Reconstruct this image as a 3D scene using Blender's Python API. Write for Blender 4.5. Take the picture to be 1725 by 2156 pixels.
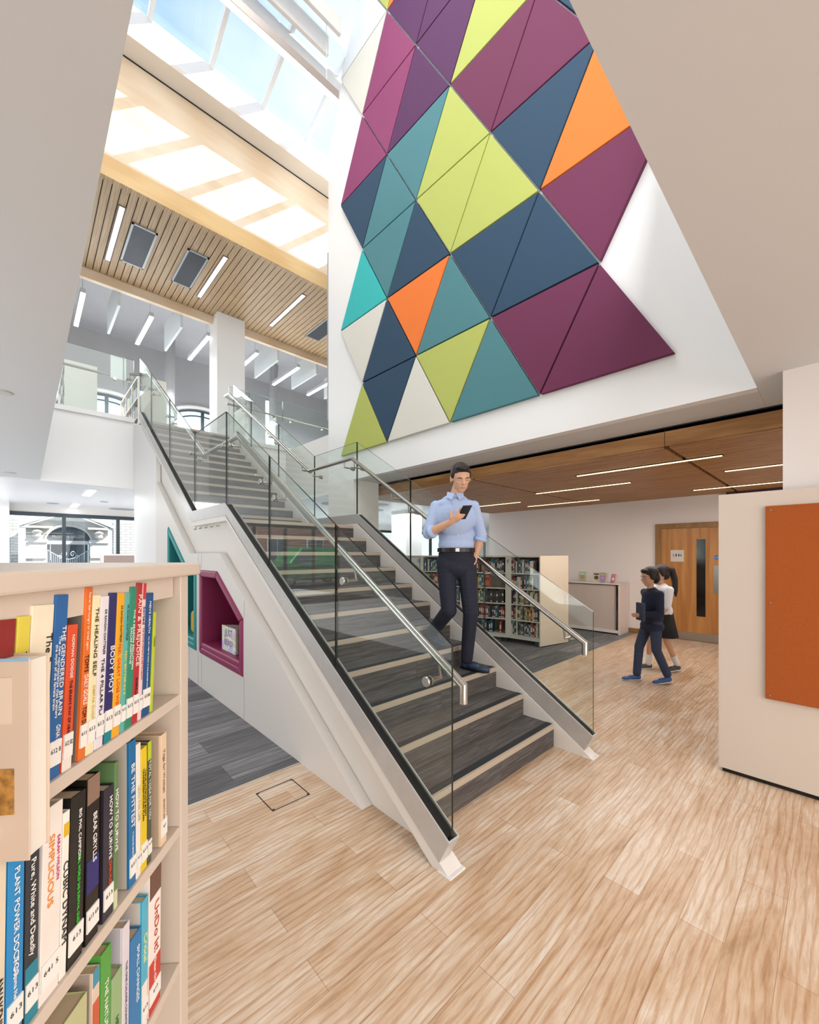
import bpy, bmesh, math, random
from mathutils import Vector, Matrix
random.seed(7)
for o in list(bpy.data.objects): bpy.data.objects.remove(o, do_unlink=True)
S = bpy.context.scene; COL = S.collection
# ---------------- camera ----------------
cd = bpy.data.cameras.new('camera'); cam = bpy.data.objects.new('camera', cd); COL.objects.link(cam)
YAW = math.radians(43.43)
cam.location = (0, 0, 1.5); cam.rotation_euler = (math.pi/2, 0, -(math.pi/2 - YAW) + 0.0)
cam.rotation_euler = (math.pi/2, 0, -YAW)
cd.sensor_fit = 'HORIZONTAL'; cd.sensor_width = 36; cd.lens = 854/1725*36
cd.shift_x = 0; cd.shift_y = (1166.7-1078)/1725; cd.clip_start = .02; cd.clip_end = 300
S.camera = cam
# ---------------- colour management ----------------
vs = S.view_settings; vs.view_transform = 'Standard'; vs.look = 'None'; vs.gamma = 1; vs.use_curve_mapping = False
vs.exposure = 0.05
# ---------------- sky and sun ----------------
W = bpy.data.worlds.new('sky'); S.world = W; W.use_nodes = True
nt = W.node_tree; nt.nodes.clear()
def wn(t, **k):
    n = nt.nodes.new(t)
    for a, b in k.items(): setattr(n, a, b)
    return n
out = wn('ShaderNodeOutputWorld'); bg = wn('ShaderNodeBackground'); geo = wn('ShaderNodeTexCoord')
sep = wn('ShaderNodeSeparateXYZ'); cr = wn('ShaderNodeValToRGB'); noi = wn('ShaderNodeTexNoise'); mx = wn('ShaderNodeMixRGB')
nt.links.new(geo.outputs['Generated'], sep.inputs[0]); nt.links.new(sep.outputs['Z'], cr.inputs[0])
cr.color_ramp.elements[0].position = 0.0; cr.color_ramp.elements[0].color = (.62, .68, .75, 1)
cr.color_ramp.elements[1].position = .95; cr.color_ramp.elements[1].color = (.17, .29, .55, 1)
e = cr.color_ramp.elements.new(.55); e.color = (.36, .48, .64, 1)
noi.inputs['Scale'].default_value = 2.2; noi.inputs['Detail'].default_value = 5
nt.links.new(geo.outputs['Generated'], noi.inputs['Vector'])
cr2 = wn('ShaderNodeValToRGB'); cr2.color_ramp.elements[0].position = .5; cr2.color_ramp.elements[1].position = .75
nt.links.new(noi.outputs['Fac'], cr2.inputs[0]); nt.links.new(cr2.outputs[0], mx.inputs[0])
nt.links.new(cr.outputs[0], mx.inputs[1]); mx.inputs[2].default_value = (.58, .62, .66, 1)
nt.links.new(mx.outputs[0], bg.inputs[0]); bg.inputs[1].default_value = 2.2
nt.links.new(bg.outputs[0], out.inputs[0])
sl = bpy.data.lights.new('sun', 'SUN'); sun = bpy.data.objects.new('sun', sl); COL.objects.link(sun)
sl.energy = 10.0; sl.angle = .006; sl.color = (1, .95, .86)
sun.rotation_euler = Vector((-1.42, 1, -1.7)).to_track_quat('-Z', 'Y').to_euler()
def area(name, loc, size, energy, color=(1, 1, 1), rot=(0, 0, 0)):
    l = bpy.data.lights.new(name, 'AREA'); l.shape = 'RECTANGLE'; l.size, l.size_y = size; l.energy = energy; l.color = color
    o = bpy.data.objects.new(name, l); COL.objects.link(o); o.location = loc; o.rotation_euler = rot; return o
area('entrance_fill', (.8, -1.6, 2.6), (3.0, 1.2), 40, (1, .93, .86))  # added fill behind the camera; no fitting is modelled here
area('ceiling_lamp_right', (6.2, 1.6, 2.36), (1.6, 2.4), 46, (1, .91, .84))
area('rear_fill', (.8, -4.6, 1.35), (8, 2.5), 235, (1, .98, .97), (-math.pi/2, 0, math.pi))  # added fill to lift ceiling and shelf; the wall behind has no window
area('left_fill', (-5.6, 5.5, 1.5), (9, 2.5), 330, (.97, .98, 1), (0, -math.pi/2, 0))  # added fill in front of a solid wall, no window on this side
area('ceiling_lamp_far', (3.2, 10.8, 2.6), (7, 3), 330, (.95, .98, 1))
area('hall_fill', (9.5, 9.0, 2.6), (6, 4), 300, (.96, .98, 1))  # added to brighten the far hall, not a fitting
area('void_top_fill', (1.2, 2.6, 10.4), (3.2, 3.6), 215, (.98, .99, 1))  # added fill under the closed roof, helping the weak skylight
area('upper_floor_lamp', (3.2, 11.6, 6.2), (8, 1.6), 420, (.96, .98, 1))
area('floor_bounce_fill', (4, 11.6, .3), (16, 2.6), 190, (.97, .98, 1), (math.pi, 0, 0))  # added uplight imitating daylight bounced off the far floor
area('floor_bounce_fill_left', (-2.6, 5.2, .3), (4.0, 7.0), 105, (.99, .98, .98), (math.pi, 0, 0))  # second bounce uplight, added to lift the left ceiling
area('void_fill', (2.0, .75, 6.2), (3.0, 5.0), 105, (.98, .99, 1), (-math.pi/2-.15, 0, math.pi))  # added unseen fill aimed along the stairwell at fascia and steps
area('upper_window_daylight', (3.0, 13.8, 5.2), (8, 2), 160, (.96, .98, 1), (math.pi/2, 0, math.pi))

# ---------------- materials ----------------
def lin(c):
    if isinstance(c, str): c = tuple(int(c[i:i+2], 16)/255 for i in (0, 2, 4))
    return tuple((x/12.92 if x <= .04045 else ((x+.055)/1.055)**2.4) for x in c) + (1,)
MATS = {}
def mat(name, color, rough=.6, metal=0, emit=None, es=0, bump=None, var=0, vs_=8, spec=.5, stretch=(1, 1, 1), coat=0):
    if name in MATS: return MATS[name]
    m = bpy.data.materials.new(name); m.use_nodes = True; MATS[name] = m
    t = m.node_tree; b = t.nodes['Principled BSDF']; c = lin(color)
    b.inputs['Base Color'].default_value = c; b.inputs['Roughness'].default_value = rough; b.inputs['Metallic'].default_value = metal
    b.inputs['Specular IOR Level'].default_value = spec
    if coat: b.inputs['Coat Weight'].default_value = coat
    if emit: b.inputs['Emission Color'].default_value = lin(emit); b.inputs['Emission Strength'].default_value = es
    if var or bump:
        tc = t.nodes.new('ShaderNodeTexCoord'); mp = t.nodes.new('ShaderNodeMapping'); mp.inputs['Scale'].default_value = stretch
        n = t.nodes.new('ShaderNodeTexNoise'); n.inputs['Scale'].default_value = vs_; n.inputs['Detail'].default_value = 6
        t.links.new(tc.outputs['Object'], mp.inputs[0]); t.links.new(mp.outputs[0], n.inputs['Vector'])
        if var:
            r = t.nodes.new('ShaderNodeValToRGB'); r.color_ramp.elements[0].position = .3; r.color_ramp.elements[1].position = .7
            r.color_ramp.elements[0].color = tuple(x*(1-var) for x in c[:3])+(1,); r.color_ramp.elements[1].color = tuple(min(1, x*(1+var)) for x in c[:3])+(1,)
            t.links.new(n.outputs['Fac'], r.inputs[0]); t.links.new(r.outputs[0], b.inputs['Base Color'])
        if bump:
            bp = t.nodes.new('ShaderNodeBump'); bp.inputs['Strength'].default_value = bump; bp.inputs['Distance'].default_value = .01
            t.links.new(n.outputs['Fac'], bp.inputs['Height']); t.links.new(bp.outputs[0], b.inputs['Normal'])
    return m
def glassmat(name, tint, refl=1.0):
    m = bpy.data.materials.new(name); m.use_nodes = True; t = m.node_tree; t.nodes.clear(); MATS[name] = m
    o = t.nodes.new('ShaderNodeOutputMaterial'); mix = t.nodes.new('ShaderNodeMixShader'); tr = t.nodes.new('ShaderNodeBsdfTransparent')
    gl = t.nodes.new('ShaderNodeBsdfGlossy'); fr = t.nodes.new('ShaderNodeFresnel'); fr.inputs[0].default_value = 1.45
    g = t.nodes.new('ShaderNodeNewGeometry'); mr = t.nodes.new('ShaderNodeMapRange')
    mul = t.nodes.new('ShaderNodeMath'); mul.operation = 'MULTIPLY'; mul.inputs[1].default_value = refl
    # same fresnel from either side of the pane
    io = t.nodes.new('ShaderNodeMath'); io.operation = 'MULTIPLY_ADD'; io.inputs[1].default_value = (1/1.45-1.45); io.inputs[2].default_value = 1.45
    t.links.new(g.outputs['Backfacing'], io.inputs[0]); 
    t.links.new(io.outputs[0], fr.inputs[0])
    tr.inputs[0].default_value = lin(tint); gl.inputs['Roughness'].default_value = .0
    t.links.new(fr.outputs[0], mul.inputs[0]); t.links.new(mul.outputs[0], mix.inputs[0])
    t.links.new(tr.outputs[0], mix.inputs[1]); t.links.new(gl.outputs[0], mix.inputs[2]); t.links.new(mix.outputs[0], o.inputs[0])
    return m
GLASS = glassmat('clear_glass', (.978, .992, .986)); WGLASS = glassmat('window_glass', (.97, .98, .985))
GEDGE = mat('glass_edge', '10231f', .15)
WHITE = mat('white_paint', 'efefee', .5, bump=.02, vs_=60); WHITE2 = mat('soft_white_paint', 'e9e7e3', .55)
CEIL = mat('ceiling_plaster', 'd6d8d9', .7, bump=.02, vs_=40); CEILM = mat('metal_ceiling', 'f2f4f6', .35, spec=.4)
WALLW = mat('wall_plaster', 'e9e3e0', .7, bump=.03, vs_=50)
STEEL = mat('brushed_steel', 'b9b6b0', .28, 1, var=.08, vs_=30, stretch=(1, 1, 20)); CHAN = mat('anodised_channel', 'c6c4c2', .38, .35, var=.04, vs_=12)
RUB = mat('black_gasket', '101010', .5); DARK = mat('dark_metal', '24282c', .4, .4); FRAME = mat('dark_window_frame', '2b3840', .35, .3)
CREAM = mat('cream_laminate', 'ece3d6', .45, var=.02, vs_=3); GREYP = mat('grey_plaster', 'aeb0b4', .7, var=.03, vs_=3)
STRW = mat('stringer_white', 'e6e2dc', .45)
LAMP = mat('lamp_diffuser', 'ffffff', .4, emit='ffffff', es=5.5); LAMPW = mat('warm_lamp_diffuser', 'fff0cf', .4, emit='ffe2a0', es=4.0)
def woodmat(name, c1, c2, sx=(1, 1, 1), scale=3, rough=.45, rings=0):
    m = bpy.data.materials.new(name); m.use_nodes = True; t = m.node_tree; b = t.nodes['Principled BSDF']; MATS[name] = m
    tc = t.nodes.new('ShaderNodeTexCoord'); mp = t.nodes.new('ShaderNodeMapping'); mp.inputs['Scale'].default_value = sx
    n = t.nodes.new('ShaderNodeTexNoise'); n.inputs['Scale'].default_value = scale; n.inputs['Detail'].default_value = 8; n.inputs['Distortion'].default_value = .6
    w = t.nodes.new('ShaderNodeTexWave'); w.inputs['Scale'].default_value = scale*.5; w.inputs['Distortion'].default_value = 6; w.inputs['Detail'].default_value = 3
    mixf = t.nodes.new('ShaderNodeMath'); mixf.operation = 'MULTIPLY_ADD'; mixf.inputs[1].default_value = .3
    r = t.nodes.new('ShaderNodeValToRGB'); r.color_ramp.elements[0].position = .4; r.color_ramp.elements[1].position = .85
    r.color_ramp.elements[0].color = lin(c1); r.color_ramp.elements[1].color = lin(c2)
    t.links.new(tc.outputs['Object'], mp.inputs[0]); t.links.new(mp.outputs[0], n.inputs['Vector']); t.links.new(mp.outputs[0], w.inputs['Vector'])
    t.links.new(w.outputs['Fac'], mixf.inputs[0]); t.links.new(n.outputs['Fac'], mixf.inputs[2]); t.links.new(mixf.outputs[0], r.inputs[0])
    t.links.new(r.outputs[0], b.inputs['Base Color']); b.inputs['Roughness'].default_value = rough
    return m
OAK = woodmat('pale_oak_veneer', 'dcc2a0', 'e8d5bb', (.35, 2, 3), 1.6); OAKT = woodmat('oak_trim', 'cfa76c', 'dcb981', (.35, 2, 3), 1.6); OAKS = woodmat('oak_slats', 'b49772', 'cdb08a', (7, .8, 7), 2.5)
WAL = woodmat('walnut_veneer', '9c6c3e', 'c8985e', (6, .7, 6), 2.0, .4); WALS = woodmat('walnut_slats', '9f7048', 'c39463', (8, .8, 8), 2.2, .42)
DOORW = woodmat('oak_door', 'a9713a', 'c08a4e', (9, 9, .7), 1.6, .42); FRAMEW = woodmat('oak_frame', '86602f', '9b7440', (6, 6, 1), 2)
def planks(name, cols, pw, pl, grain, seam, rough, gs=3.0, rotate=0):
    m = bpy.data.materials.new(name); m.use_nodes = True; t = m.node_tree; b = t.nodes['Principled BSDF']; MATS[name] = m
    L = t.links.new; tc = t.nodes.new('ShaderNodeTexCoord'); mp = t.nodes.new('ShaderNodeMapping'); mp.inputs['Rotation'].default_value = (0, 0, rotate)
    L(tc.outputs['Object'], mp.inputs[0])
    bt = t.nodes.new('ShaderNodeTexBrick'); bt.offset = .37; bt.inputs['Scale'].default_value = 1; bt.inputs['Brick Width'].default_value = pl; bt.inputs['Row Height'].default_value = pw
    bt.inputs['Mortar Size'].default_value = .0012; bt.inputs['Mortar Smooth'].default_value = .3; bt.inputs['Bias'].default_value = 0
    bt.inputs['Color1'].default_value = (0, 0, 0, 1); bt.inputs['Color2'].default_value = (1, 1, 1, 1); bt.inputs['Mortar'].default_value = (.5, .5, .5, 1)
    L(mp.outputs[0], bt.inputs['Vector'])
    # shift the grain per plank
    ad = t.nodes.new('ShaderNodeVectorMath'); ad.operation = 'MULTIPLY_ADD'; ad.inputs[1].default_value = (7, 13, 5)
    L(bt.outputs['Color'], ad.inputs[0]); L(mp.outputs[0], ad.inputs[2])
    sc = t.nodes.new('ShaderNodeMapping'); sc.inputs['Scale'].default_value = grain; L(ad.outputs[0], sc.inputs[0])
    n = t.nodes.new('ShaderNodeTexNoise'); n.inputs['Scale'].default_value = gs; n.inputs['Detail'].default_value = 9; n.inputs['Roughness'].default_value = .62; n.inputs['Distortion'].default_value = 1.2
    L(sc.outputs[0], n.inputs['Vector'])
    r = t.nodes.new('ShaderNodeValToRGB')
    while len(r.color_ramp.elements) < len(cols): r.color_ramp.elements.new(.5)
    for i, (p, c) in enumerate(cols): r.color_ramp.elements[i].position = p; r.color_ramp.elements[i].color = lin(c)
    ma = t.nodes.new('ShaderNodeMath'); ma.operation = 'MULTIPLY_ADD'; ma.inputs[1].default_value = seam[1]; ma.inputs[2].default_value = -seam[1]/2
    sr = t.nodes.new('ShaderNodeSeparateColor'); L(bt.outputs['Color'], sr.inputs[0]); L(sr.outputs[0], ma.inputs[0])
    a2 = t.nodes.new('ShaderNodeMath'); a2.operation = 'ADD'; L(ma.outputs[0], a2.inputs[0]); L(n.outputs['Fac'], a2.inputs[1]); L(a2.outputs[0], r.inputs[0])
    mm = t.nodes.new('ShaderNodeMixRGB'); mm.blend_type = 'MULTIPLY'; mm.inputs[2].default_value = lin(seam[0]); L(bt.outputs['Fac'], mm.inputs[0]); L(r.outputs[0], mm.inputs[1])
    L(mm.outputs[0], b.inputs['Base Color']); b.inputs['Roughness'].default_value = rough
    bp = t.nodes.new('ShaderNodeBump'); bp.inputs['Strength'].default_value = .12; bp.inputs['Distance'].default_value = .004; L(n.outputs['Fac'], bp.inputs['Height']); L(bp.outputs[0], b.inputs['Normal'])
    return m
CARP = planks('grey_carpet_planks', [(.25, '48494c'), (.45, '626263'), (.6, '77767a'), (.78, 'a3a19f')], .25, 1.0, (.8, 22, 1), ('8a8a8a', .26), .95, 2.4)
CARPR = planks('stair_carpet', [(.25, '3e3a38'), (.45, '55504d'), (.6, '6b6764'), (.78, '8a8784')], 3.0, 1.4, (1.2, 30, 30), ('9a9a9a', .1), .95, 2.2)

def floor_mat():
    m = planks('limed_oak_floor', [(.25, 'bb9c7a'), (.42, 'd1b598'), (.56, 'ddcab4'), (.72, 'e7dccf')], .15, 1.2, (.8, 3.2, 1), ('cdb9a4', .06), .32, 1.7)
    t = m.node_tree; b = t.nodes['Principled BSDF']; L = t.links.new
    src = b.inputs['Base Color'].links[0].from_socket
    tc = t.nodes.new('ShaderNodeTexCoord'); mp = t.nodes.new('ShaderNodeMapping'); mp.inputs['Scale'].default_value = (2.2, 34, 1); L(tc.outputs['Object'], mp.inputs[0])
    n = t.nodes.new('ShaderNodeTexNoise'); n.inputs['Scale'].default_value = 2.4; n.inputs['Detail'].default_value = 10; n.inputs['Roughness'].default_value = .72; n.inputs['Distortion'].default_value = .8; L(mp.outputs[0], n.inputs['Vector'])
    r = t.nodes.new('ShaderNodeValToRGB'); r.color_ramp.elements[0].position = .34; r.color_ramp.elements[0].color = lin('cdab88'); r.color_ramp.elements[1].position = .56; r.color_ramp.elements[1].color = (1, 1, 1, 1)
    L(n.outputs['Fac'], r.inputs[0]); mm = t.nodes.new('ShaderNodeMixRGB'); mm.blend_type = 'MULTIPLY'; mm.inputs[0].default_value = .55; L(src, mm.inputs[1]); L(r.outputs[0], mm.inputs[2])
    # knots and cathedral rings, kept inside narrow strips
    mp2 = t.nodes.new('ShaderNodeMapping'); mp2.inputs['Scale'].default_value = (1.6, 8.5, 1); L(tc.outputs['Object'], mp2.inputs[0])
    w = t.nodes.new('ShaderNodeTexWave'); w.wave_type = 'RINGS'; w.inputs['Scale'].default_value = 1.1; w.inputs['Distortion'].default_value = 9; w.inputs['Detail'].default_value = 3; w.inputs['Detail Scale'].default_value = .8; L(mp2.outputs[0], w.inputs['Vector'])
    r2 = t.nodes.new('ShaderNodeValToRGB'); r2.color_ramp.elements[0].position = .0; r2.color_ramp.elements[0].color = lin('d9bb98'); r2.color_ramp.elements[1].position = .35; r2.color_ramp.elements[1].color = (1, 1, 1, 1); L(w.outputs['Fac'], r2.inputs[0])
    m3 = t.nodes.new('ShaderNodeMixRGB'); m3.blend_type = 'MULTIPLY'; m3.inputs[0].default_value = .5; L(mm.outputs[0], m3.inputs[1]); L(r2.outputs[0], m3.inputs[2]); L(m3.outputs[0], b.inputs['Base Color'])
    return m
WOODF = floor_mat()
# ---------------- geometry helpers ----------------
class MB:
    def __init__(s): s.v = []; s.f = []; s.mi = []; s.cur = 0
    def add(s, vs, fs):
        k = len(s.v); s.v += [tuple(v) for v in vs]; s.f += [tuple(i+k for i in f) for f in fs]; s.mi += [s.cur]*len(fs); return s
    def box(s, x0, x1, y0, y1, z0, z1):
        return s.add([(x0,y0,z0),(x1,y0,z0),(x1,y1,z0),(x0,y1,z0),(x0,y0,z1),(x1,y0,z1),(x1,y1,z1),(x0,y1,z1)],
                     [(0,3,2,1),(4,5,6,7),(0,1,5,4),(1,2,6,5),(2,3,7,6),(3,0,4,7)])
    def prism(s, pts, axis, a, b):
        """pts 2-D; axis 'x': (y,z), 'y': (x,z), 'z': (x,y)"""
        f = {'x': lambda p, t: (t, p[0], p[1]), 'y': lambda p, t: (p[0], t, p[1]), 'z': lambda p, t: (p[0], p[1], t)}[axis]
        n = len(pts); vs = [f(p, a) for p in pts]+[f(p, b) for p in pts]
        return s.add(vs, [tuple(range(n))[::-1], tuple(range(n, 2*n))]+[(i, (i+1) % n, n+(i+1) % n, n+i) for i in range(n)])
    def tube(s, path, r, n=12, caps=True):
        P = [Vector(p) for p in path]; rr = r if isinstance(r, (list, tuple)) else [r]*len(P); rings = []; up = None
        for i, p in enumerate(P):
            d = ((P[i]-P[i-1]).normalized() if i else Vector()) + ((P[i+1]-P[i]).normalized() if i < len(P)-1 else Vector()); d.normalize()
            if up is None:
                up = Vector((0, 0, 1)) if abs(d.z) < .9 else Vector((1, 0, 0))
            a = d.cross(up); a.normalize(); b = a.cross(d); b.normalize(); up = b
            k = 1.0
            if 0 < i < len(P)-1:
                c = max(.3, (P[i]-P[i-1]).normalized().dot(d)); 
                k = 1/c
            e1 = (P[i]-P[i-1]).normalized() if i else None
            ring = []
            for j in range(n):
                t = 2*math.pi*j/n; o = a*math.cos(t)+b*math.sin(t)
                if k > 1.001:
                    # stretch in the mitre plane
                    m = (P[i+1]-P[i]).normalized()-(P[i]-P[i-1]).normalized(); m = m - d*m.dot(d)
                    if m.length > 1e-4: m.normalize(); o = o + m*(o.dot(m))*(k-1)
                ring.append(p+o*rr[i])
            rings.append(ring)
        vs = [v for r_ in rings for v in r_]; fs = []
        for i in range(len(P)-1):
            for j in range(n): fs.append((i*n+j, (i+1)*n+j, (i+1)*n+(j+1) % n, i*n+(j+1) % n))
        if caps: fs += [tuple(range(n)), tuple(range((len(P)-1)*n, len(P)*n))[::-1]]
        return s.add(vs, fs)
    def lathe(s, c, prof, axis='z', n=20):
        vs = []; 
        for r, h in prof:
            for j in range(n):
                t = 2*math.pi*j/n; a, b = r*math.cos(t), r*math.sin(t)
                vs.append({'z': (c[0]+a, c[1]+b, c[2]+h), 'x': (c[0]+h, c[1]+a, c[2]+b), 'y': (c[0]+a, c[1]+h, c[2]+b)}[axis])
        m = len(prof); fs = [(i*n+j, i*n+(j+1) % n, (i+1)*n+(j+1) % n, (i+1)*n+j) for i in range(m-1) for j in range(n)]
        fs += [tuple(range(n))[::-1], tuple(range((m-1)*n, m*n))]
        return s.add(vs, fs)
    def ell(s, c, r, n=16, m=10, M=None):
        vs = []
        for i in range(1, m):
            ph = math.pi*i/m
            for j in range(n):
                t = 2*math.pi*j/n; vs.append(Vector((r[0]*math.sin(ph)*math.cos(t), r[1]*math.sin(ph)*math.sin(t), r[2]*math.cos(ph))))
        vs += [Vector((0, 0, r[2])), Vector((0, 0, -r[2]))]
        if M is not None: vs = [M @ v for v in vs]
        vs = [v+Vector(c) for v in vs]
        fs = [(i*n+j, (i+1)*n+j, (i+1)*n+(j+1) % n, i*n+(j+1) % n) for i in range(m-2) for j in range(n)]
        T, B = (m-1)*n, (m-1)*n+1
        fs += [(T, j, (j+1) % n) for j in range(n)]+[(B, (m-2)*n+(j+1) % n, (m-2)*n+j) for j in range(n)]
        return s.add(vs, fs)
    def build(s, name, mats, parent=None, smooth=False, bevel=0, loc=None, segs=2):
        me = bpy.data.meshes.new(name); me.from_pydata(s.v, [], s.f); me.validate()
        bm = bmesh.new(); bm.from_mesh(me); bmesh.ops.recalc_face_normals(bm, faces=bm.faces); bm.to_mesh(me); bm.free()
        o = bpy.data.objects.new(name, me); COL.objects.link(o)
        for m in (mats if isinstance(mats, (list, tuple)) else [mats]): me.materials.append(m)
        if len(me.polygons) == len(s.mi):
            for p, i in zip(me.polygons, s.mi): p.material_index = i
        if smooth:
            for p in me.polygons: p.use_smooth = True
        if bevel:
            b = o.modifiers.new('b', 'BEVEL'); b.width = bevel; b.segments = segs; b.limit_method = 'ANGLE'; b.angle_limit = math.radians(40)
        if loc is not None: o.location = loc
        if parent: o.parent = parent
        return o
def smooth_by_angle(o, ang=40):
    o.data.polygons.foreach_set('use_smooth', [True]*len(o.data.polygons)); o.data.set_sharp_from_angle(angle=math.radians(ang)); return o
def box(name, x0, x1, y0, y1, z0, z1, m, parent=None, bevel=0): return MB().box(x0, x1, y0, y1, z0, z1).build(name, m, parent, bevel=bevel)
def struct(o): o['kind'] = 'structure'; return o
def tag(o, label, cat, group=None, kind=None):
    o['label'] = label; o['category'] = cat
    if group: o['group'] = group
    if kind: o['kind'] = kind
    return o
def empty(name, loc=(0, 0, 0), label=None, cat=None, group=None, rot=(0, 0, 0)):
    o = bpy.data.objects.new(name, None); COL.objects.link(o); o.location = loc; o.rotation_euler = rot; o.empty_display_size = .1
    if label: tag(o, label, cat, group)
    return o
def text(body, size, M, m, parent=None, name='lettering', ext=.0004, sx=1.0, align='CENTER', fit=None):
    c = bpy.data.curves.new('t', 'FONT'); c.body = body; c.size = size; c.align_x = align; c.align_y = 'CENTER'; c.extrude = ext; c.resolution_u = 3
    o = bpy.data.objects.new('t', c); COL.objects.link(o); bpy.context.view_layer.update()
    dg = bpy.context.evaluated_depsgraph_get(); me = bpy.data.meshes.new_from_object(o.evaluated_get(dg)); bpy.data.objects.remove(o); bpy.data.curves.remove(c)
    w = max([v.co.x for v in me.vertices] or [1])-min([v.co.x for v in me.vertices] or [0])
    k = sx if not fit else min(fit/max(w, 1e-5), 1.25)
    me.transform(Matrix.Diagonal((k, 1, 1, 1)))
    me.transform(M); me.materials.clear(); me.materials.append(m); me.name = name
    t = bpy.data.objects.new(name, me); COL.objects.link(t)
    if parent: t.parent = parent
    return t
def frameM(o, x, y):
    """matrix placing text: local x along x, local y along y, at o"""
    x = Vector(x).normalized(); y = Vector(y).normalized(); z = x.cross(y)
    return Matrix(((x.x, y.x, z.x, o[0]), (x.y, y.y, z.y, o[1]), (x.z, y.z, z.z, o[2]), (0, 0, 0, 1)))
def remesh_obj(mb, name, m, voxel, parent=None, smooth_it=6):
    o = mb.build(name, m, parent); md = o.modifiers.new('r', 'REMESH'); md.mode = 'VOXEL'; md.voxel_size = voxel; md.use_smooth_shade = True
    sm = o.modifiers.new('s', 'SMOOTH'); sm.iterations = smooth_it; sm.factor = .5
    bpy.context.view_layer.update(); dg = bpy.context.evaluated_depsgraph_get(); me = bpy.data.meshes.new_from_object(o.evaluated_get(dg))
    o.modifiers.clear(); o.data = me
    if not len(me.materials): me.materials.append(m)
    for p in me.polygons: p.use_smooth = True
    return o
# ================= SETTING =================
ZC = 2.70
struct(box('floor', -6, 16, -5, 13.4, -.1, 0, WOODF))
fc = MB().box(-6, 1.44, 2.655, 13.3, 0, .004).box(3.05, 8.42, 2.63, 13.3, 0, .004).box(8.42, 16, 6, 13.3, 0, .004).box(1.44, 3.05, 5.6, 13.3, 0, .004)
struct(fc.build('floor_carpet', CARP))
struct(MB().box(-3, 1.44, 2.648, 2.658, 0, .006).box(3.1, 8.3, 2.622, 2.632, 0, .006).build('trim_1', mat('strip_metal', 'd9d6cf', .3, .6)))
# ground floor ceilings (void cut through them); slabs above
c = MB(); c.box(-6, .17, -5, 8.84, ZC, 3.89).box(.17, 4.40, -5, .40, ZC, 3.89).box(3.931, 4.40, .401, 5.9, ZC, 2.9)
struct(c.build('ceiling', CEIL))
struct(MB().box(-6, 16, 9.05, 13.4, 2.69, 2.75).box(4.4, 16, 5.95, 8.84, 2.69, 2.75).build('ceiling_far', CEILM))
struct(MB().box(4.4, 9, -5, 6.0, 2.66, 3.89).box(4.4, 16, 6.0, 13.4, 2.75, 3.89).build('ceiling_slab', WHITE2))
# mezzanine slab edge
struct(MB().box(-6, 16, 8.84, 9.05, 2.69, 3.89).build('wall_mezzanine_edge', WHITE))
struct(MB().box(-6, 1.44, 8.80, 8.92, 3.89, 3.97).box(3.10, 9, 8.80, 8.92, 3.89, 3.97).build('trim_2', WHITE))
struct(MB().box(-6, 16, 9.05, 16, 2.80, 3.885).build('floor_upper', CARP))
# walls
struct(box('wall_left', -6.2, -6, -5, 13.4, 0, 3.9, WHITE2))
struct(box('wall_back', -6, 9, -5.2, -5, 0, 3.9, WALLW))
struct(MB().box(8.42, 8.6, -5, 6.0, 0, 3.0).box(8.6, 16, 5.85, 6.0, 0, 3.0).build('wall_right', WALLW))
struct(box('wall_right_end', 16, 16.2, 6, 13.4, 0, 3.0, WHITE2))
struct(box('baseboard_right', 8.405, 8.42, 2.30, 6.0, 0, .09, FRAMEW))
struct(box('trim_3', 8.30, 8.42, -5, 1.25, 2.40, 2.52, mat('dark_plum_paint', '3a1526', .5)))
# feature wall: cut along the skylight end
fw = [(.402, 2.70), (6.10, 2.70), (6.10, 8.48), (5.25, 10.31), (4.75, 11.4), (.402, 11.4)]
struct(MB().prism(fw, 'x', 3.83, 3.93).build('wall_feature', WHITE))
struct(MB().box(3.832, 4.35, 5.36, 6.10, 0, 2.72).build('wall_feature_pier', WHITE2))
struct(box('wall_column_right', 3.608, 4.2, -.75, .248, 0, ZC, WALLW))
struct(box('wall_column_far', 7.45, 8.05, 8.0, 8.6, 0, 2.69, WHITE)); struct(box('wall_column_far_left', -1.3, -.27, 12.7, 13.2, 0, 2.69, WHITE))
# upper storey shell
struct(box('wall_upper_left', -3.2, -3, .3, 14, 3.89, 10.9, WHITE)); struct(box('wall_upper_near', -3, 3.83, .25, .4, 3.89, 10.9, WHITE))
struct(box('ceiling_upper', -3, 9.2, -.2, 4.84, 10.9, 11.1, WHITE)); struct(box('wall_upper_right', 9, 9.2, 6.1, 14, 3.89, 9.0, GREYP))  # unseen upper ceiling; its far edge is placed to cut off the sun
struct(box('wall_upper_back', 3.93, 9, 6.2, 6.3, 3.89, 6.9, GREYP))
YW = 7.19
struct(MB().box(-3, 9, YW, YW+.1, 7.21, 8.786).build('wall_skylight_well', OAK))
struct(MB().box(-3, 9, YW-.004, YW+.1, 6.906, 7.205).build('trim_4', OAKT))
struct(MB().box(-3, 9, YW-.012, YW+.02, 8.786, 8.80).build('trim_shadow_gap', RUB))  # black strip painted in place of the shaded gap above the oak
struct(MB().box(-3, 9, 6.86, YW+.1, 8.80, 8.86).build('ceiling_skylight_soffit', mat('soffit_cream', 'e9dfd3', .6)))
struct(MB().box(-3, 9, 6.86, 6.96, 8.86, 9.27).build('wall_skylight_upstand', WHITE)); struct(MB().box(-3, 9.2, 6.96, 9.8, 9.0, 9.2).build('ceiling_roof_back', WHITE))
struct(box('ceiling_roof_end', 7.6, 9.2, 4.8, 7, 9.2, 9.4, WHITE))
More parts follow.
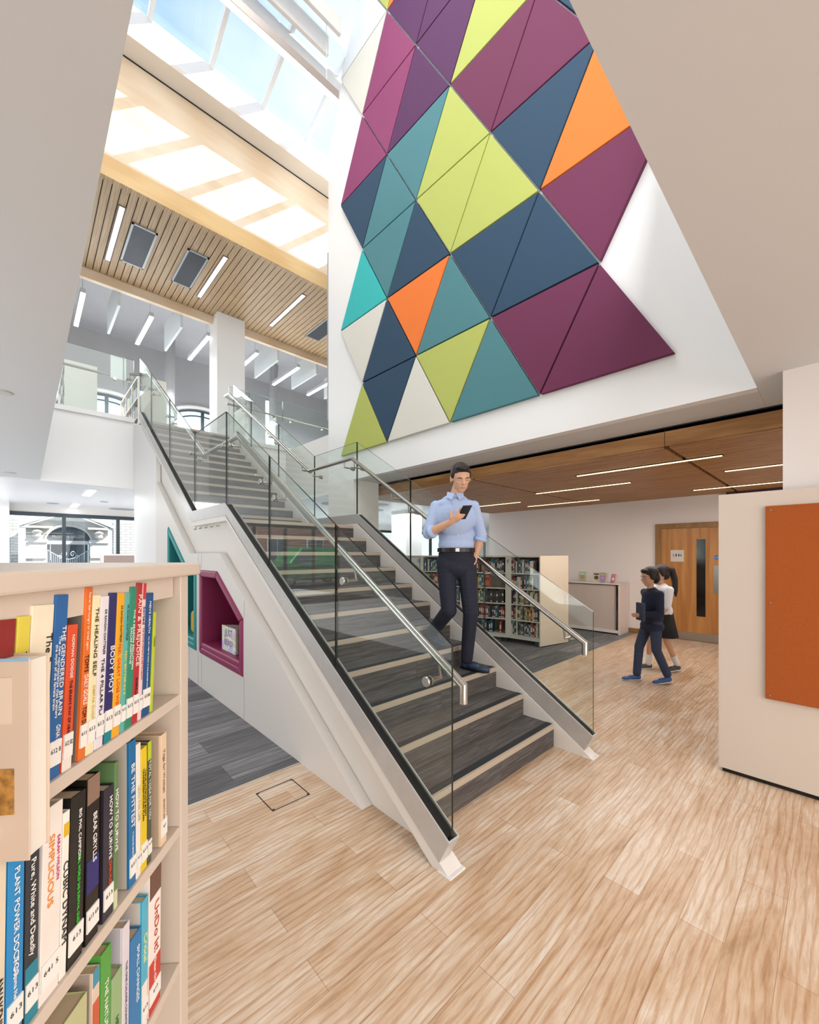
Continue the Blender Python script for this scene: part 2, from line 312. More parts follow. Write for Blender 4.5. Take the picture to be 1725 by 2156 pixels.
# oak slat soffit, upper floor
m = MB(); x = -2.98
while x < 8.9: m.box(x, x+.095, YW, 9.75, 6.90, 6.925); x += .1085
struct(m.build('ceiling_slats', OAKS)); struct(box('ceiling_slat_backing', -3, 9, YW+.1, 9.75, 6.93, 6.96, RUB))
struct(MB().box(-3, 9, 9.75, 9.85, 6.72, 8.95).build('trim_6', OAK))
struct(MB().prism([(9.85, 8.8), (14, 7.6), (14, 7.75), (9.85, 8.95)], 'x', -3, 9).build('ceiling_upper_far', GREYP))
# upper far wall with two arched windows
def arch_pts(x0, x1, zb, zs, rise, n=16):
    cx_ = (x0+x1)/2; w = (x1-x0)/2
    return [(x0, zb), (x0, zs)]+[(cx_-w*math.cos(math.pi*i/n), zs+rise*math.sin(math.pi*i/n)) for i in range(1, n)]+[(x1, zs), (x1, zb)]
A1 = arch_pts(.55, 2.75, 4.3, 5.35, .62); A2 = arch_pts(3.05, 5.25, 4.3, 5.45, .66)
def wall_with_arches():
    bmn = MB(); y0, y1 = 14.0, 14.25
    def strip(x0, x1, A=None):
        if A is None: bmn.box(x0, x1, y0, y1, 3.89, 7.8); return
        bmn.box(x0, x1, y0, y1, 3.89, 4.3)
        top = [(x0, 7.8), (x1, 7.8)]; arch = A[1:-1][::-1]
        bmn.prism([(x0, 7.8)]+A[1:-1]+[(x1, 7.8)], 'y', y0, y1)
    strip(-3, .55); strip(.55, 2.75, A1); strip(2.75, 3.05); strip(3.05, 5.25, A2); strip(5.25, 9)
    return bmn.build('wall_upper_far', GREYP)
struct(wall_with_arches())
for i, A in enumerate((A1, A2)):
    w = MB(); cx_ = (A[0][0]+A[-1][0])/2
    pr = [p for p in A[1:-1]]
    w.tube([(p[0], 14.12, p[1]) for p in A], .05, 6)
    w.tube([(cx_+(p[0]-cx_)*.86, 14.12, 4.3+(p[1]-4.3)*.90) for p in A], .02, 6)
    w.box(cx_-.04, cx_+.04, 14.08, 14.16, 4.3, A[1][1]+.62)
    fr = struct(w.build('window_%d' % (i+1), FRAME))
    struct(MB().prism(A, 'y', 14.13, 14.14).build('window_glass', WGLASS, fr))
    t = MB().tube([(cx_+(p[0]-cx_)*1.06, 13.96, p[1]+.05) for p in A[1:-1]], .06, 8); struct(t.build('window_reveal', WHITE, fr, smooth=True))
# far ground-floor glazed wall
struct(MB().box(-6, 16, 13.4, 13.6, 2.50, 3.2).box(-6, 16, 13.4, 13.6, -.1, .12).build('wall_far', WHITE2))
w = MB(); w.box(-6, 16, 13.38, 13.5, 2.43, 2.52).box(-6, 16, 13.38, 13.5, .10, .18)
for xm in [.702+1.116*k for k in range(-6, 14)]: w.box(xm-.035, xm+.035, 13.37, 13.5, .1, 2.5)
fr = struct(w.build('window_3', FRAME)); struct(box('window_glass', -6, 16, 13.44, 13.45, .15, 2.45, WGLASS, fr))
# timber slat ceiling on the right
struct(MB().box(4.40, 4.43, -5, 5.92, 2.525, 2.70).build('trim_7', WAL)); struct(MB().box(4.392, 4.402, -5, 5.92, 2.688, 2.70).box(4.398, 4.43, 1.127, 1.131, 2.5, 2.7).build('trim_8', RUB))
m = MB(); x = 4.44
while x < 8.42:
    for (a, b) in ((-5, 1.10), (1.14, 3.40), (3.44, 5.92)):
        if not any(lx0-.02 < x < lx1+.0 and a < ly1 and b > ly0 for lx0, lx1, ly0, ly1 in ()): m.box(x, x+.034, a, b, 2.51, 2.56)
    x += .052
struct(m.build('ceiling_timber', WALS)); struct(box('ceiling_timber_backing', 4.43, 8.42, -5, 5.92, 2.60, 2.66, mat('dark_backing', '2a1a10', .8)))
struct(MB().box(4.43, 8.42, 5.92, 5.95, 2.51, 2.70).build('trim_9', WHITE2))
# ================= SKYLIGHT =================
sk = empty('skylight', (2, 6.2, 9.3), 'sloping glazed skylight with white rafters above the stairwell', 'skylight')
g0 = (5.56, 9.70); g1 = (6.86, 9.28)
def onsl(y): return 9.28+(6.86-y)*.323
gl = MB().prism([(5.56, onsl(5.56)+.06), (6.90, onsl(6.90)+.06), (6.90, onsl(6.90)+.07), (5.56, onsl(5.56)+.07)], 'x', -3, 7.6).build('glazing', WGLASS, sk, loc=(-2, -6.2, -9.3))
for i in range(-5, 8):
    xr = 1.307+.841*i
    if xr > 7.6: break
    MB().prism([(5.56, onsl(5.56)-.06), (6.88, onsl(6.88)-.06), (6.88, onsl(6.88)+.06), (5.56, onsl(5.56)+.06)], 'x', xr-.03, xr+.03).build('rafter', WHITE, sk, loc=(-2, -6.2, -9.3))
for nm, y, z0, z1, x1 in (('purlin', 5.82, 9.24, 9.54, 7.6), ('purlin', 5.56, 9.38, 9.69, 3.48), ('purlin', 5.30, 9.52, 9.78, 3.54)):
    MB().box(-3, x1, y-.03, y+.03, z0, z1).build(nm, mat('purlin_white', 'dcdad6', .4), sk, loc=(-2, -6.2, -9.3), bevel=.01)
def bring(o, parent):  # parent while keeping world-space mesh coordinates
    o.parent = parent; o.location = tuple(-Vector(parent.location)); return o
# ================= LIGHTS AND FITTINGS =================
p = empty('pendant_light', (0, 5.30, 8.5), 'long grey linear pendant hanging high beside the triangular panels', 'ceiling light')
bring(MB().box(-2.6, 3.5, 5.27, 5.36, 8.49, 8.62).build('housing', mat('pendant_grey', 'a39a93', .4, .3), bevel=.006), p)
bring(MB().box(-2.6, 3.49, 5.28, 5.35, 8.475, 8.492).build('diffuser', LAMP), p)
bring(MB().tube([(3.3, 5.31, 8.62), (3.3, 5.31, 9.8)], .004, 6).build('cable', STEEL), p)
for i, (xa, lb) in enumerate(((1.09, 'leftmost'), (2.64, 'second'), (4.206, 'third'))):
    t = empty('recessed_light', (xa, 8.4, 6.9), 'slim recessed light in oak slat ceiling, %s from the left of the picture' % lb, 'ceiling light', 'recessed lights in the oak slat ceiling')
    bring(MB().box(xa-.05, xa+.05, 7.63, 9.22, 6.889, 6.91).build('housing', mat('housing_brown', '6e5f55', .6)), t)  # plain brown housing, wider than the diffuser
    bring(box('diffuser', xa-.032, xa+.032, 7.65, 9.20, 6.884, 6.892, LAMP), t)
for i, (x0, x1, y0, y1, lb) in enumerate(((1.255, 1.62, 7.88, 9.04, 'nearest the left ceiling edge'), (2.08, 2.43, 7.88, 9.04, 'right of the other big one'), (5.0, 5.4, 7.88, 9.04, 'at the far right end beside the white wall'))):
    t = empty('air_vent', ((x0+x1)/2, 8.4, 6.88), 'grey grille vent in oak ceiling, %s' % lb, 'air vent', 'grille vents in the oak slat ceiling')
    bring(MB().box(x0, x1, y0, y0+.03, 6.88, 6.905).box(x0, x1, y1-.03, y1, 6.88, 6.905).box(x0, x0+.03, y0, y1, 6.88, 6.905).box(x1-.03, x1, y0, y1, 6.88, 6.905).build('frame', mat('vent_frame', 'a7adb3', .4, .4)), t)
    g = MB(); y = y0+.035
    while y < y1-.03: g.box(x0+.03, x1-.03, y, y+.008, 6.885, 6.90); y += .02
    bring(g.build('grille', mat('vent_grille', '6f757b', .4, .5)), t); bring(box('backing', x0+.03, x1-.03, y0+.03, y1-.03, 6.901, 6.905, mat('vent_dark', '3b3f44', .7)), t)
for i, (xa, lb) in enumerate(((.80, 'leftmost'), (1.93, 'second from the left'), (3.06, 'third from the left'), (4.19, 'first right of the white column'), (5.32, 'second right of the white column'), (6.45, 'rightmost, cut by the feature wall'))):
    t = empty('pendant_light', (xa, 10.7, 6.5), 'slim white batten under the grey vault, %s' % lb, 'ceiling light', 'batten pendants under the grey vault')
    bring(box('housing', xa-.04, xa+.04, 9.95, 11.48, 6.51, 6.60, mat('batten_white', 'b9bcc0', .5)), t); bring(box('diffuser', xa-.038, xa+.038, 9.95, 11.48, 6.49, 6.512, LAMP), t)
    bring(MB().tube([(xa, 10.1, 6.6), (xa, 10.1, 8.75)], .004, 5).build('cable', STEEL), t)
for i, (xa, lb) in enumerate(((1.36, 'leftmost'), (2.49, 'just left of the white column'), (4.72, 'just right of the white column'), (5.85, 'second right of the white column'), (6.98, 'rightmost, cut by the feature wall'))):
    bf = MB().box(xa-.025, xa+.025, 9.9, 11.35, 6.48, 7.12).build('acoustic_baffle', mat('baffle_felt', 'd3dade', .9), bevel=.005)
    tag(bf, 'white hanging acoustic baffle under the grey vault, %s' % lb, 'acoustic baffle', 'acoustic baffles under the grey vault')
tag(box('column', 3.085, 3.70, 9.47, 9.98, 3.885, 6.90, WHITE, bevel=.004), 'square white column rising behind the top of the stairs to the oak ceiling', 'column')
for xa, xt, ya, lb in ((2.98, 3.0, 13.2, 'left of the square white column'), (6.0, 6.1, 13.2, 'right of the square white column')):
    tag(MB().tube([(xa, ya, 3.885), (xt, ya-.1, 7.9)], .13, 20).build('round_column', mat('pale_grey_paint', 'bfc2c7', .5), smooth=True), 'round grey column by the arched windows, %s' % lb, 'column', 'round grey columns upstairs')
for xa, lb in ((3.55, 'left'), (4.42, 'right')):
    t = empty('wall_light', (xa, 9.9, 4.6), 'bright vertical light tube behind upper glass balustrade, %s of the pair' % lb, 'light', 'vertical light tubes upstairs')
    bring(MB().box(xa-.03, xa+.03, 9.88, 9.93, 3.885, 5.36).build('housing', WHITE2), t); bring(box('diffuser', xa-.028, xa+.028, 9.855, 9.882, 3.9, 5.35, LAMP), t)
# lights of the timber ceiling
for i, (xa, y0, y1, lb) in enumerate(((5.12, .80, 2.31, 'nearest the white soffit'), (6.13, 1.99, 3.45, 'second row, behind the man'), (7.60, -.6, 1.57, 'right, cut by the white column'), (6.13, -1.0, .95, 'second row, right end cut by the white column'), (7.66, 3.02, 4.50, 'deepest row, left end'), (6.9, 4.2, 5.7, 'left end, just beside the man'))):
    t = empty('linear_light', (xa, y0, 2.5), 'warm slot light in walnut slat ceiling, %s' % lb, 'ceiling light', 'warm slot lights in the walnut slat ceiling')
    bring(box('housing', xa-.004, xa+.056, y0, y1, 2.503, 2.53, mat('slot_brown', '3a2414', .7)), t); bring(box('diffuser', xa+.008, xa+.044, y0+.01, y1-.01, 2.498, 2.506, LAMPW), t)
for (xa, ya, za, r, lb) in ((-.13, 4.25, ZC, .06, 'left beige ceiling, nearer one'), (-.17, 8.4, ZC, .07, 'left beige ceiling, farther one')):
    t = MB().lathe((xa, ya, za-.008), [(r*.75, -.002), (r, .0), (r, .01)]).build('downlight', mat('downlight_grey', 'c2bfbc', .4)); tag(t, 'small round recessed downlight in the %s' % lb, 'ceiling light', 'round ceiling downlights')
for i, (xa, ya, lb) in enumerate(((.89, 9.95, 'nearer'), (.87, 12.8, 'farther'))):
    t = empty('linear_light', (xa, ya, 2.68), 'white linear light in glossy far ceiling above the street windows, %s' % lb, 'ceiling light', 'linear lights in the glossy far ceiling')
    bring(box('housing', xa-.1, xa+.1, ya-.65, ya+.65, 2.676, 2.69, CEILM), t); bring(box('diffuser', xa-.06, xa+.06, ya-.5, ya+.5, 2.670, 2.678, LAMP), t)
for (xa, ya, r, lb) in ((.46, 12.6, .11, 'left of the linear light'), (1.29, 11.43, .07, 'right of the linear light'), (1.85, 13.0, .28, 'largest disc near the window head'), (6.2, 7.6, .22, 'above the shelf row'), (6.9, 8.6, .2, 'left of the far white column'), (5.3, 8.2, .3, 'seen through the landing glass')):
    t = MB().lathe((xa, ya, 2.682), [(r*.8, -.006), (r, -.002), (r, .008)], n=28).build('ceiling_disc', mat('disc_grey', 'a9b0b6', .4)); tag(t, 'round flush diffuser in glossy white ceiling, %s' % lb, 'ceiling diffuser', 'round diffusers in the glossy ceiling')
# ================= TRIANGULAR PANELS =================
PC = dict(lime='b2ba60', navy='27445c', white='d9d6cb', teal='4b7f86', burg='6a2a4c', cream='d9d6cb', orange='e8772e', turq='35b5b3', purple='552a55', pink='8a3c66', grey='dfe2e2')
PM = {k: mat('felt_'+k, v, .85, bump=.05, vs_=220, var=.03) for k, v in PC.items()}
PN = dict(lime='lime green', navy='navy blue', white='off-white', teal='dusty teal', burg='burgundy', cream='off-white', orange='orange', turq='bright turquoise', purple='dark purple', pink='plum pink', grey='pale grey')
rows = [(0, 'lime navy cream lime teal burg burg'.split()), (1, 'cream navy orange teal navy navy burg'.split()), (2, 'turq teal navy lime lime navy orange'.split()),
        (3, 'navy teal teal lime burg burg navy'.split()), (4, 'pink pink purple purple lime burg burg'.split()), (5, 'cream pink purple purple lime burg burg'.split()), (6, 'grey lime orange purple purple'.split())]
ordn = ['first', 'second', 'third', 'fourth', 'fifth', 'sixth', 'seventh']
def LY(i): return 5.668-.5975*i
def LZ(j): return 3.112+1.0385*j
for j, cs in rows:
    for i, cname in enumerate(cs):
        up = (i+j) % 2 == 0
        tri = [(i, j), (i+2, j), (i+1, j+1)] if up else [(i, j+1), (i+2, j+1), (i+1, j)]
        P3 = [Vector((LY(a), LZ(b))) for a, b in tri]; cen = sum(P3, Vector((0, 0)))/3
        Q = [cen+(q-cen)*(1-.018/ ((q-cen).length)*1.0) for q in P3]
        o = MB().prism([tuple(q) for q in Q], 'x', 3.785, 3.8285).build('wall_panel', PM[cname], bevel=.004)
        tag(o, '%s triangular felt wall panel pointing %s, %s from the left in the %s row up' % (PN[cname], 'up' if up else 'down', ordn[i], ordn[j]), 'wall panel', 'triangular felt panels on the feature wall')
# ================= STAIRCASE =================
R_, G_ = .169, .2672
Y0 = 1.528
def chz(y):  # top of the steel channel
    if y < 4.13: return .165+.6325*(y-1.225)
    if y < 5.20: return .165+.6325*(4.13-1.225)
    return .165+.6325*(4.13-1.225)+.645*(y-5.20)
st = empty('staircase', (2.25, 1.5, 0), 'wide white staircase with dark grey carpeted treads and pale nosings', 'staircase')
NOSE = mat('pale_nosing', 'b5a795', .5); NOSD = mat('dark_nosing', '23262a', .7)
XL, XR = 1.515, 3.005
def step(y, z0, z1, depth):
    o = bring(MB().box(XL, XR, y, y+depth, z0, z1).build('step', CARPR), st)
    n = MB().box(XL, XR, y-.004, y+.012, z1-.034, z1+.002).build('nosing', NOSE, o)
    d = MB().box(XL, XR, y+.012, y+.062, z1-.002, z1+.0025).build('nosing_strip', NOSD, o)
    return o
for i in range(10): step(Y0+i*G_, i*R_ if i == 0 else i*R_-.04, (i+1)*R_, G_+.02)
zL = 11*R_
step(Y0+10*G_, zL-.21, zL, 5.53-(Y0+10*G_)+.02)
for i in range(12):
    dep = G_+.02 if i < 11 else .42
    step(5.53+i*G_, zL+i*R_-.04, zL+(i+1)*R_, dep)
# soffit that closes the flights from below
sof = [(Y0+.25, .02), (4.25, 1.60), (5.45, 1.60), (8.6, 3.60), (8.8, 3.60), (8.8, 3.80), (8.47, 3.72), (5.55, 1.86), (5.4, 1.82), (4.25, 1.82), (Y0+.25, .10)]
bring(MB().prism([(1.6, .0), (4.20, 1.62), (5.50, 1.62), (8.62, 3.60), (8.84, 3.62), (8.84, 3.72), (8.47, 3.70), (5.60, 1.84), (4.22, 1.66), (1.66, .02)], 'x', XL+.002, XR-.002).build('soffit', STRW), st)
def strpoly(top, bot, y0=1.23):
    ys = [y0, 4.13, 5.20, 8.30]
    return [(y, chz(y)-top) for y in ys]+[(y, chz(y)-bot) for y in ys[::-1]]
# left stringer plate and right stringer
pl = [(1.232, .0), (1.29, .04), (4.13, chz(4.13)-.122), (5.20, chz(4.2)-.122), (8.30, chz(8.3)-.13), (8.30, chz(8.3)-.19), (5.235, chz(4.2)-.175), (4.10, chz(4.2)-.175), (1.345, .0)]
bring(MB().prism(pl, 'x', 1.419, 1.519).build('stringer', STRW), st)
pr_ = [(1.232, .0), (1.29, .04), (4.13, chz(4.13)-.122), (5.20, chz(4.2)-.122), (8.30, chz(8.3)-.13), (8.6, 3.70), (8.6, 3.45), (5.40, 1.50), (4.15, 1.50), (1.80, .0)]
bring(MB().prism(pr_, 'x', 3.0, 3.098).build('stringer', STRW), st)
bring(MB().box(1.414, 1.524, 1.222, 1.30, 0, .006).build('foot_plate', WHITE), st); bring(MB().box(2.996, 3.103, 1.222, 1.30, 0, .006).build('foot_plate', WHITE), st)
# recessed panel under the left plate
pan = [(1.36, 0), (4.10, chz(4.2)-.17), (5.235, chz(4.2)-.17), (8.30, chz(8.3)-.18), (8.80, 3.75), (8.80, .0)]
bring(MB().prism(pan, 'x', 1.508, 1.514).build('side_panel', STRW), st)
# ---------- balustrades ----------
def balustrade(xg, side, label, xin):
    b = empty('glass_balustrade', (xg, 1.3, .2), label, 'balustrade', 'glass balustrades of the staircase')
    # channel (U section along the flight)
    ys = [1.232, 4.13, 5.20, 8.22]
    for xa, xb in ((xg-.038, xg-.030), (xg+.030, xg+.038)):
        q = [(1.232, chz(1.232)), (4.13, chz(4.13)), (5.20, chz(4.2)), (8.22, chz(8.22)), (8.30, chz(8.22)-.07), (5.235, chz(4.2)-.122), (4.10, chz(4.2)-.122), (1.296, .048)]
        bring(MB().prism(q, 'x', xa, xb).build('channel', CHAN), b)
    bring(MB().prism([(1.2285, chz(1.232)-.003), (1.236, chz(1.232)+.002), (1.300, .050), (1.2925, .044)], 'x', xg-.0385, xg+.0385).build('channel_end', CHAN), b)
    bring(MB().prism([(1.256, chz(1.256)-.012), (4.13, chz(4.13)-.012), (5.20, chz(4.2)-.012), (8.22, chz(8.22)-.012), (8.22, chz(8.22)-.10), (5.20, chz(4.2)-.10), (4.13, chz(4.2)-.10), (1.325, .075)], 'x', xg-.029, xg+.029).build('gasket', RUB), b)
    tops = lambda y: (1.07+.6275*(y-1.235)) if y <= 4.18 else (2.918 if y <= 5.22 else 2.918+.637*(y-5.22))
    J = [1.236, 2.22, 3.20, 4.18, 5.22, 6.37, 7.50, 8.38]
    for a, c_ in zip(J, J[1:]):
        a2, c2 = a+.006, c_-.006
        bot = lambda y: chz(min(y, 8.22))-.02
        ptsb = [(a2, bot(a2)), (c2, bot(c2))]
        g = MB().prism([(a2, bot(a2)), (c2, bot(c2)), (c2, tops(min(c2, 8.35))), (a2, tops(a2+.0001))], 'x', xg-.006, xg+.006)
        g.mi = [0, 0, 1, 1, 1, 1]
        o = g.build('glass_panel', [GLASS, GEDGE]); bring(o, b)
    # handrail
    hr = [(xin, 1.252, .775), (xin, 1.252, .86), (xin, 4.12, 2.678), (xin, 5.165, 2.678), (xin, 8.28, 4.675)]
    if side == 'R': hr += [(xin, 8.52, 4.69), (xin+.22, 8.70, 4.70)]
    else: hr += [(xin, 8.50, 4.69), (xin-.2, 8.66, 4.70)]
    h = bring(smooth_by_angle(MB().tube(hr, .0215, 16).build('handrail', STEEL), 35), b)
    d = 1 if xin > xg else -1
    for yb in (1.40, 2.13, 3.10, 3.36, 4.07, 4.28, 5.05, 5.36, 6.25, 6.50, 7.37, 7.62):
        zt = (.86+.6338*(yb-1.252)) if yb < 4.12 else (2.678 if yb < 5.165 else 2.678+.641*(yb-5.165))
        zz = zt-.085
        k = MB().lathe((xg-.016*d, yb, zz), [(.024, -.004), (.026, 0), (.026, .006)], 'x', 18).lathe((xg, yb, zz), [(.024, .007*d), (.024, .016*d)], 'x', 18)
        k.tube([(xg, yb, zz), (xin+.005*d, yb, zz)], .0095, 10).tube([(xin, yb, zz), (xin, yb+.012, zt-.01)], .0065, 8)
        k.build('bracket', STEEL, h, smooth=False)
    return b
BL = balustrade(1.452, 'L', 'frameless glass balustrade on the near left side of the stairs, with steel handrail', 1.545)
BR = balustrade(3.045, 'R', 'frameless glass balustrade on the far right side of the stairs, with steel handrail', 2.925)
# mezzanine balustrades
def mezz(x0, x1, joints, label, br):
    b = empty('glass_balustrade', ((x0+x1)/2, 8.84, 3.97), label, 'balustrade', 'glass balustrades of the upper floor')
    J = [x0]+joints+[x1]
    for a, c_ in zip(J, J[1:]):
        g = MB().box(a+.005, c_-.005, 8.834, 8.846, 3.93, 5.035); g.mi = [1, 1, 0, 1, 0, 1]
        bring(g.build('glass_panel', [GLASS, GEDGE]), b)
    h = bring(MB().tube([(x0, 8.94, 4.70), (x1, 8.94, 4.70)], .0215, 12).build('handrail', STEEL, smooth=True), b)
    for xb in br:
        MB().lathe((xb, 8.846, 4.62), [(.026, -.02), (.026, .01)], 'y', 16).tube([(xb, 8.85, 4.62), (xb, 8.95, 4.62)], .009, 8).tube([(xb, 8.94, 4.62), (xb, 8.94, 4.69)], .0065, 8).build('bracket', STEEL, h)
    return b
mezz(-1.6, 1.44, [.1, 1.28], 'clear glass balustrade of the upper floor, left of the stairs', (-.4, 1.15, 1.36))
mezz(3.11, 8.9, [3.55, 4.32, 5.6, 7], 'clear glass balustrade of the upper floor, right of the stairs', (3.3, 4.1, 4.55, 5.4, 5.8))
ps = empty('hanging_sign', (1.2, 8.87, 4.63), 'blank pale sign sheet on the upper balustrade left of the stairs', 'sign')
bring(box('sheet', 1.09, 1.32, 8.848, 8.852, 4.63, 5.036, mat('frosted_sheet', 'eef3f3', .5)), ps); bring(box('header', 1.09, 1.32, 8.846, 8.854, 5.01, 5.04, WHITE), ps)
# hooks below the landing channel
for i in range(5):
    tag(MB().tube([(1.43, 4.34+i*.19, 1.815), (1.43, 4.34+i*.19, 1.79), (1.405, 4.34+i*.19, 1.785)], .008, 8).build('bolt', STEEL), 'small steel bolt under the landing edge, %s of five from the right' % ordn[i], 'bolt', 'bolts under the landing edge')
# ---------- spandrel wall with reading niches ----------
sp = [(1.92, 0), (4.34, 1.51), (5.36, 1.51), (7.10, 2.60), (7.10, 0)]
spo = MB().prism(sp, 'x', 1.432, 1.506).build('wall_spandrel', mat('spandrel_white', 'e3dfda', .5))
def cutter(pts):
    o = MB().prism(pts, 'x', 1.3, 1.9).build('cut', WHITE); return o
N1 = [(3.70, .385), (4.956, .385), (4.956, 1.322), (4.381, 1.322), (3.70, .915)]
N2 = [(5.084, .385), (6.364, .385), (6.364, 1.891), (5.42, 1.322), (5.084, 1.322)]
for N in (N1, N2):
    for target in (spo, [o for o in st.children if o.name.startswith('side_panel')][0]):
        c_ = cutter(N)
        if target is not spo: c_.location = (0, 0, 0); c_.data.transform(Matrix.Translation((0, 0, 0)))
        bo = target.modifiers.new('c', 'BOOLEAN'); bo.operation = 'DIFFERENCE'; bo.object = c_; bo.solver = 'EXACT'
        bpy.context.view_layer.update(); dg = bpy.context.evaluated_depsgraph_get()
        me = bpy.data.meshes.new_from_object(target.evaluated_get(dg)); target.modifiers.clear(); target.data = me
        bpy.data.objects.remove(c_, do_unlink=True)
struct(spo)
struct(MB().prism([(7.12, 0), (8.83, 0), (8.83, 3.86), (8.3, 3.74), (7.12, 3.00)], 'x', 1.44, 1.50).build('wall_stair_end', WHITE))
gr = MB()
for yj, z0, z1 in ((3.683, 0, .385), (3.683, .93, 1.08), (4.905, 0, .37), (5.02, 0, 1.505), (5.36, .0, .37)): gr.box(1.4305, 1.4325, yj-.002, yj+.002, z0, z1)
gr.box(1.4305, 1.4325, 4.905-.002, 4.905+.002, 1.34, 1.505)
struct(gr.build('trim_10', mat('joint_grey', 'a8a4a0', .7)))
def niche(name, N, inner_off, base, dark, label):
    t = empty(name, (1.43, sum(p[0] for p in N)/len(N), N[0][1]), label, 'reading nook')
    m1 = mat(base[0], base[1], .45, bump=.08, vs_=300); m2 = mat(dark[0], dark[1], .6)
    cen = Vector((sum(p[0] for p in N)/len(N), sum(p[1] for p in N)/len(N)))
    n = len(N)
    def inset(P, d):
        out_ = []
        for i in range(n):
            a, b_, c_ = Vector(P[i-1]), Vector(P[i]), Vector(P[(i+1) % n])
            e1 = (b_-a).normalized(); e2 = (c_-b_).normalized(); n1 = Vector((-e1.y, e1.x)); n2 = Vector((-e2.y, e2.x))
            if n1.dot(cen-b_) < 0: n1 = -n1
            if n2.dot(cen-b_) < 0: n2 = -n2
            bis = (n1+n2).normalized(); out_.append(tuple(b_+bis*(d/max(.3, bis.dot(n1)))))
        return out_
    I = inset(N, inner_off); O = inset(N, .004)
    for i in range(n):
        a, b_, ai, bi = O[i], O[(i+1) % n], I[i], I[(i+1) % n]
        pad = MB().prism([a, b_, bi, ai], 'x', 1.415, 1.93)
        bring(pad.build('padding', m1, bevel=.018, segs=3), t)
    Z0 = N[0][1]; bring(MB().box(1.42, 1.90, min(p[0] for p in N)+.07, max(p[0] for p in N)-.07, Z0+.06, Z0+.128).build('seat_pad', m1, bevel=.02, segs=3), t)
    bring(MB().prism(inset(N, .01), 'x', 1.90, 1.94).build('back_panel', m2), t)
    return t
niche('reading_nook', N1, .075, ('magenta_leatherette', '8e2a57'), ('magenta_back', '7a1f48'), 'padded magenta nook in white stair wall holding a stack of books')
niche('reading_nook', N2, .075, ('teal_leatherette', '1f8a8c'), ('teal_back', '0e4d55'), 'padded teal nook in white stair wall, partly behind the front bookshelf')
tag(MB().box(1.5, 1.85, 5.17, 5.60, .516, .80).build('cushion', mat('mustard_fabric', 'c9a53a', .8), bevel=.05, segs=4), 'mustard yellow cushion standing inside the teal nook', 'cushion')
# stack of books in the magenta nook
MAGP = bpy.data.materials.new('magazine_print'); MAGP.use_nodes = True
_t = MAGP.node_tree; _v = _t.nodes.new('ShaderNodeTexVoronoi'); _v.inputs['Scale'].default_value = 26; _c = _t.nodes.new('ShaderNodeTexCoord'); _m = _t.nodes.new('ShaderNodeMixRGB'); _m.inputs[0].default_value = .55; _m.inputs[2].default_value = lin('efe9e2')
_t.links.new(_c.outputs['Object'], _v.inputs['Vector']); _t.links.new(_v.outputs['Color'], _m.inputs[1]); _t.links.new(_m.outputs[0], _t.nodes['Principled BSDF'].inputs['Base Color'])
JUST = ['d8c9c2', 'c8a9a0', 'b9c0c9', 'd3b7b0', 'e0d6ce', 'a9a0a5', 'cbbdb8']
for i in range(7):
    x0 = 1.485+i*.026
    b = empty('magazine', (x0, 4.02, .515), 'colourful square magazine in the magenta nook, %s behind the front cover' % ordn[i] if i else 'magazine with JUST READ cover at the front of the magenta nook', 'magazine', 'magazines in the magenta nook')
    bring(box('cover', x0, x0+.006, 4.03+i*.004, 4.41+i*.004, .515, .515+.252-i*.004, MAGP if i == 0 else mat('mag_%d' % i, JUST[i], .35, var=.25, vs_=22)), b)
    bring(box('pages', x0+.006, x0+.021, 4.033+i*.004, 4.407+i*.004, .517, .515+.246-i*.004, mat('page_white', 'e8e2d6', .8)), b)
    if i == 0:
        text('JUST', .095, frameM((x0-.0005, 4.22, .70), (0, -1, 0), (0, 0, 1)), mat('cover_blue', '1c4f86', .5), b).location = tuple(-Vector(b.location))
        text('READ!', .085, frameM((x0-.0005, 4.22, .60), (0, -1, 0), (0, 0, 1)), mat('cover_blue', '1c4f86', .5), b).location = tuple(-Vector(b.location))
# floor box
fb = MB(); 
for a in ((1.045, 1.29, 2.265, 2.270), (1.045, 1.29, 2.50, 2.505), (1.045, 1.050, 2.265, 2.505), (1.285, 1.29, 2.265, 2.505)): fb.box(a[0], a[1], a[2], a[3], 0, .002)
for xx, yy in ((1.052, 2.272), (1.275, 2.272), (1.052, 2.490), (1.275, 2.490)): fb.box(xx, xx+.010, yy, yy+.010, 0, .0025)
tag(fb.build('floor_box', mat('floorbox_metal', '3a3734', .4, .6)), 'flush rectangular floor box lid outline in the wood floor beside the stairs', 'floor box')
# ================= PARTITION AND BOARD =================
pt = tag(MB().box(3.49, 3.57, -2.2, .569, .03, 1.909).build('partition', mat('partition_cream', 'd6cabe', .5), bevel=.002), 'freestanding cream partition panel on the right holding the orange board', 'partition')
tag(box('plinth', 3.51, 3.55, -2.2, .55, 0, .03, RUB), 'dark recessed plinth strip under the cream partition', 'plinth')
nb = empty('notice_board', (3.47, -.4, 1.19), 'burnt orange felt notice board screwed to the cream partition', 'notice board')
bring(MB().box(3.468, 3.490, -1.3, .322, .569, 1.809).build('board', mat('orange_felt', 'a8551f', .95, bump=.25, vs_=260, var=.12), bevel=.003), nb)
for yy, zz in ((.295, 1.782), (.298, 1.188), (.30, .594)): bring(MB().lathe((3.468, yy, zz), [(.0055, -.003), (.007, 0)], 'x', 14).build('screw', STEEL), nb)
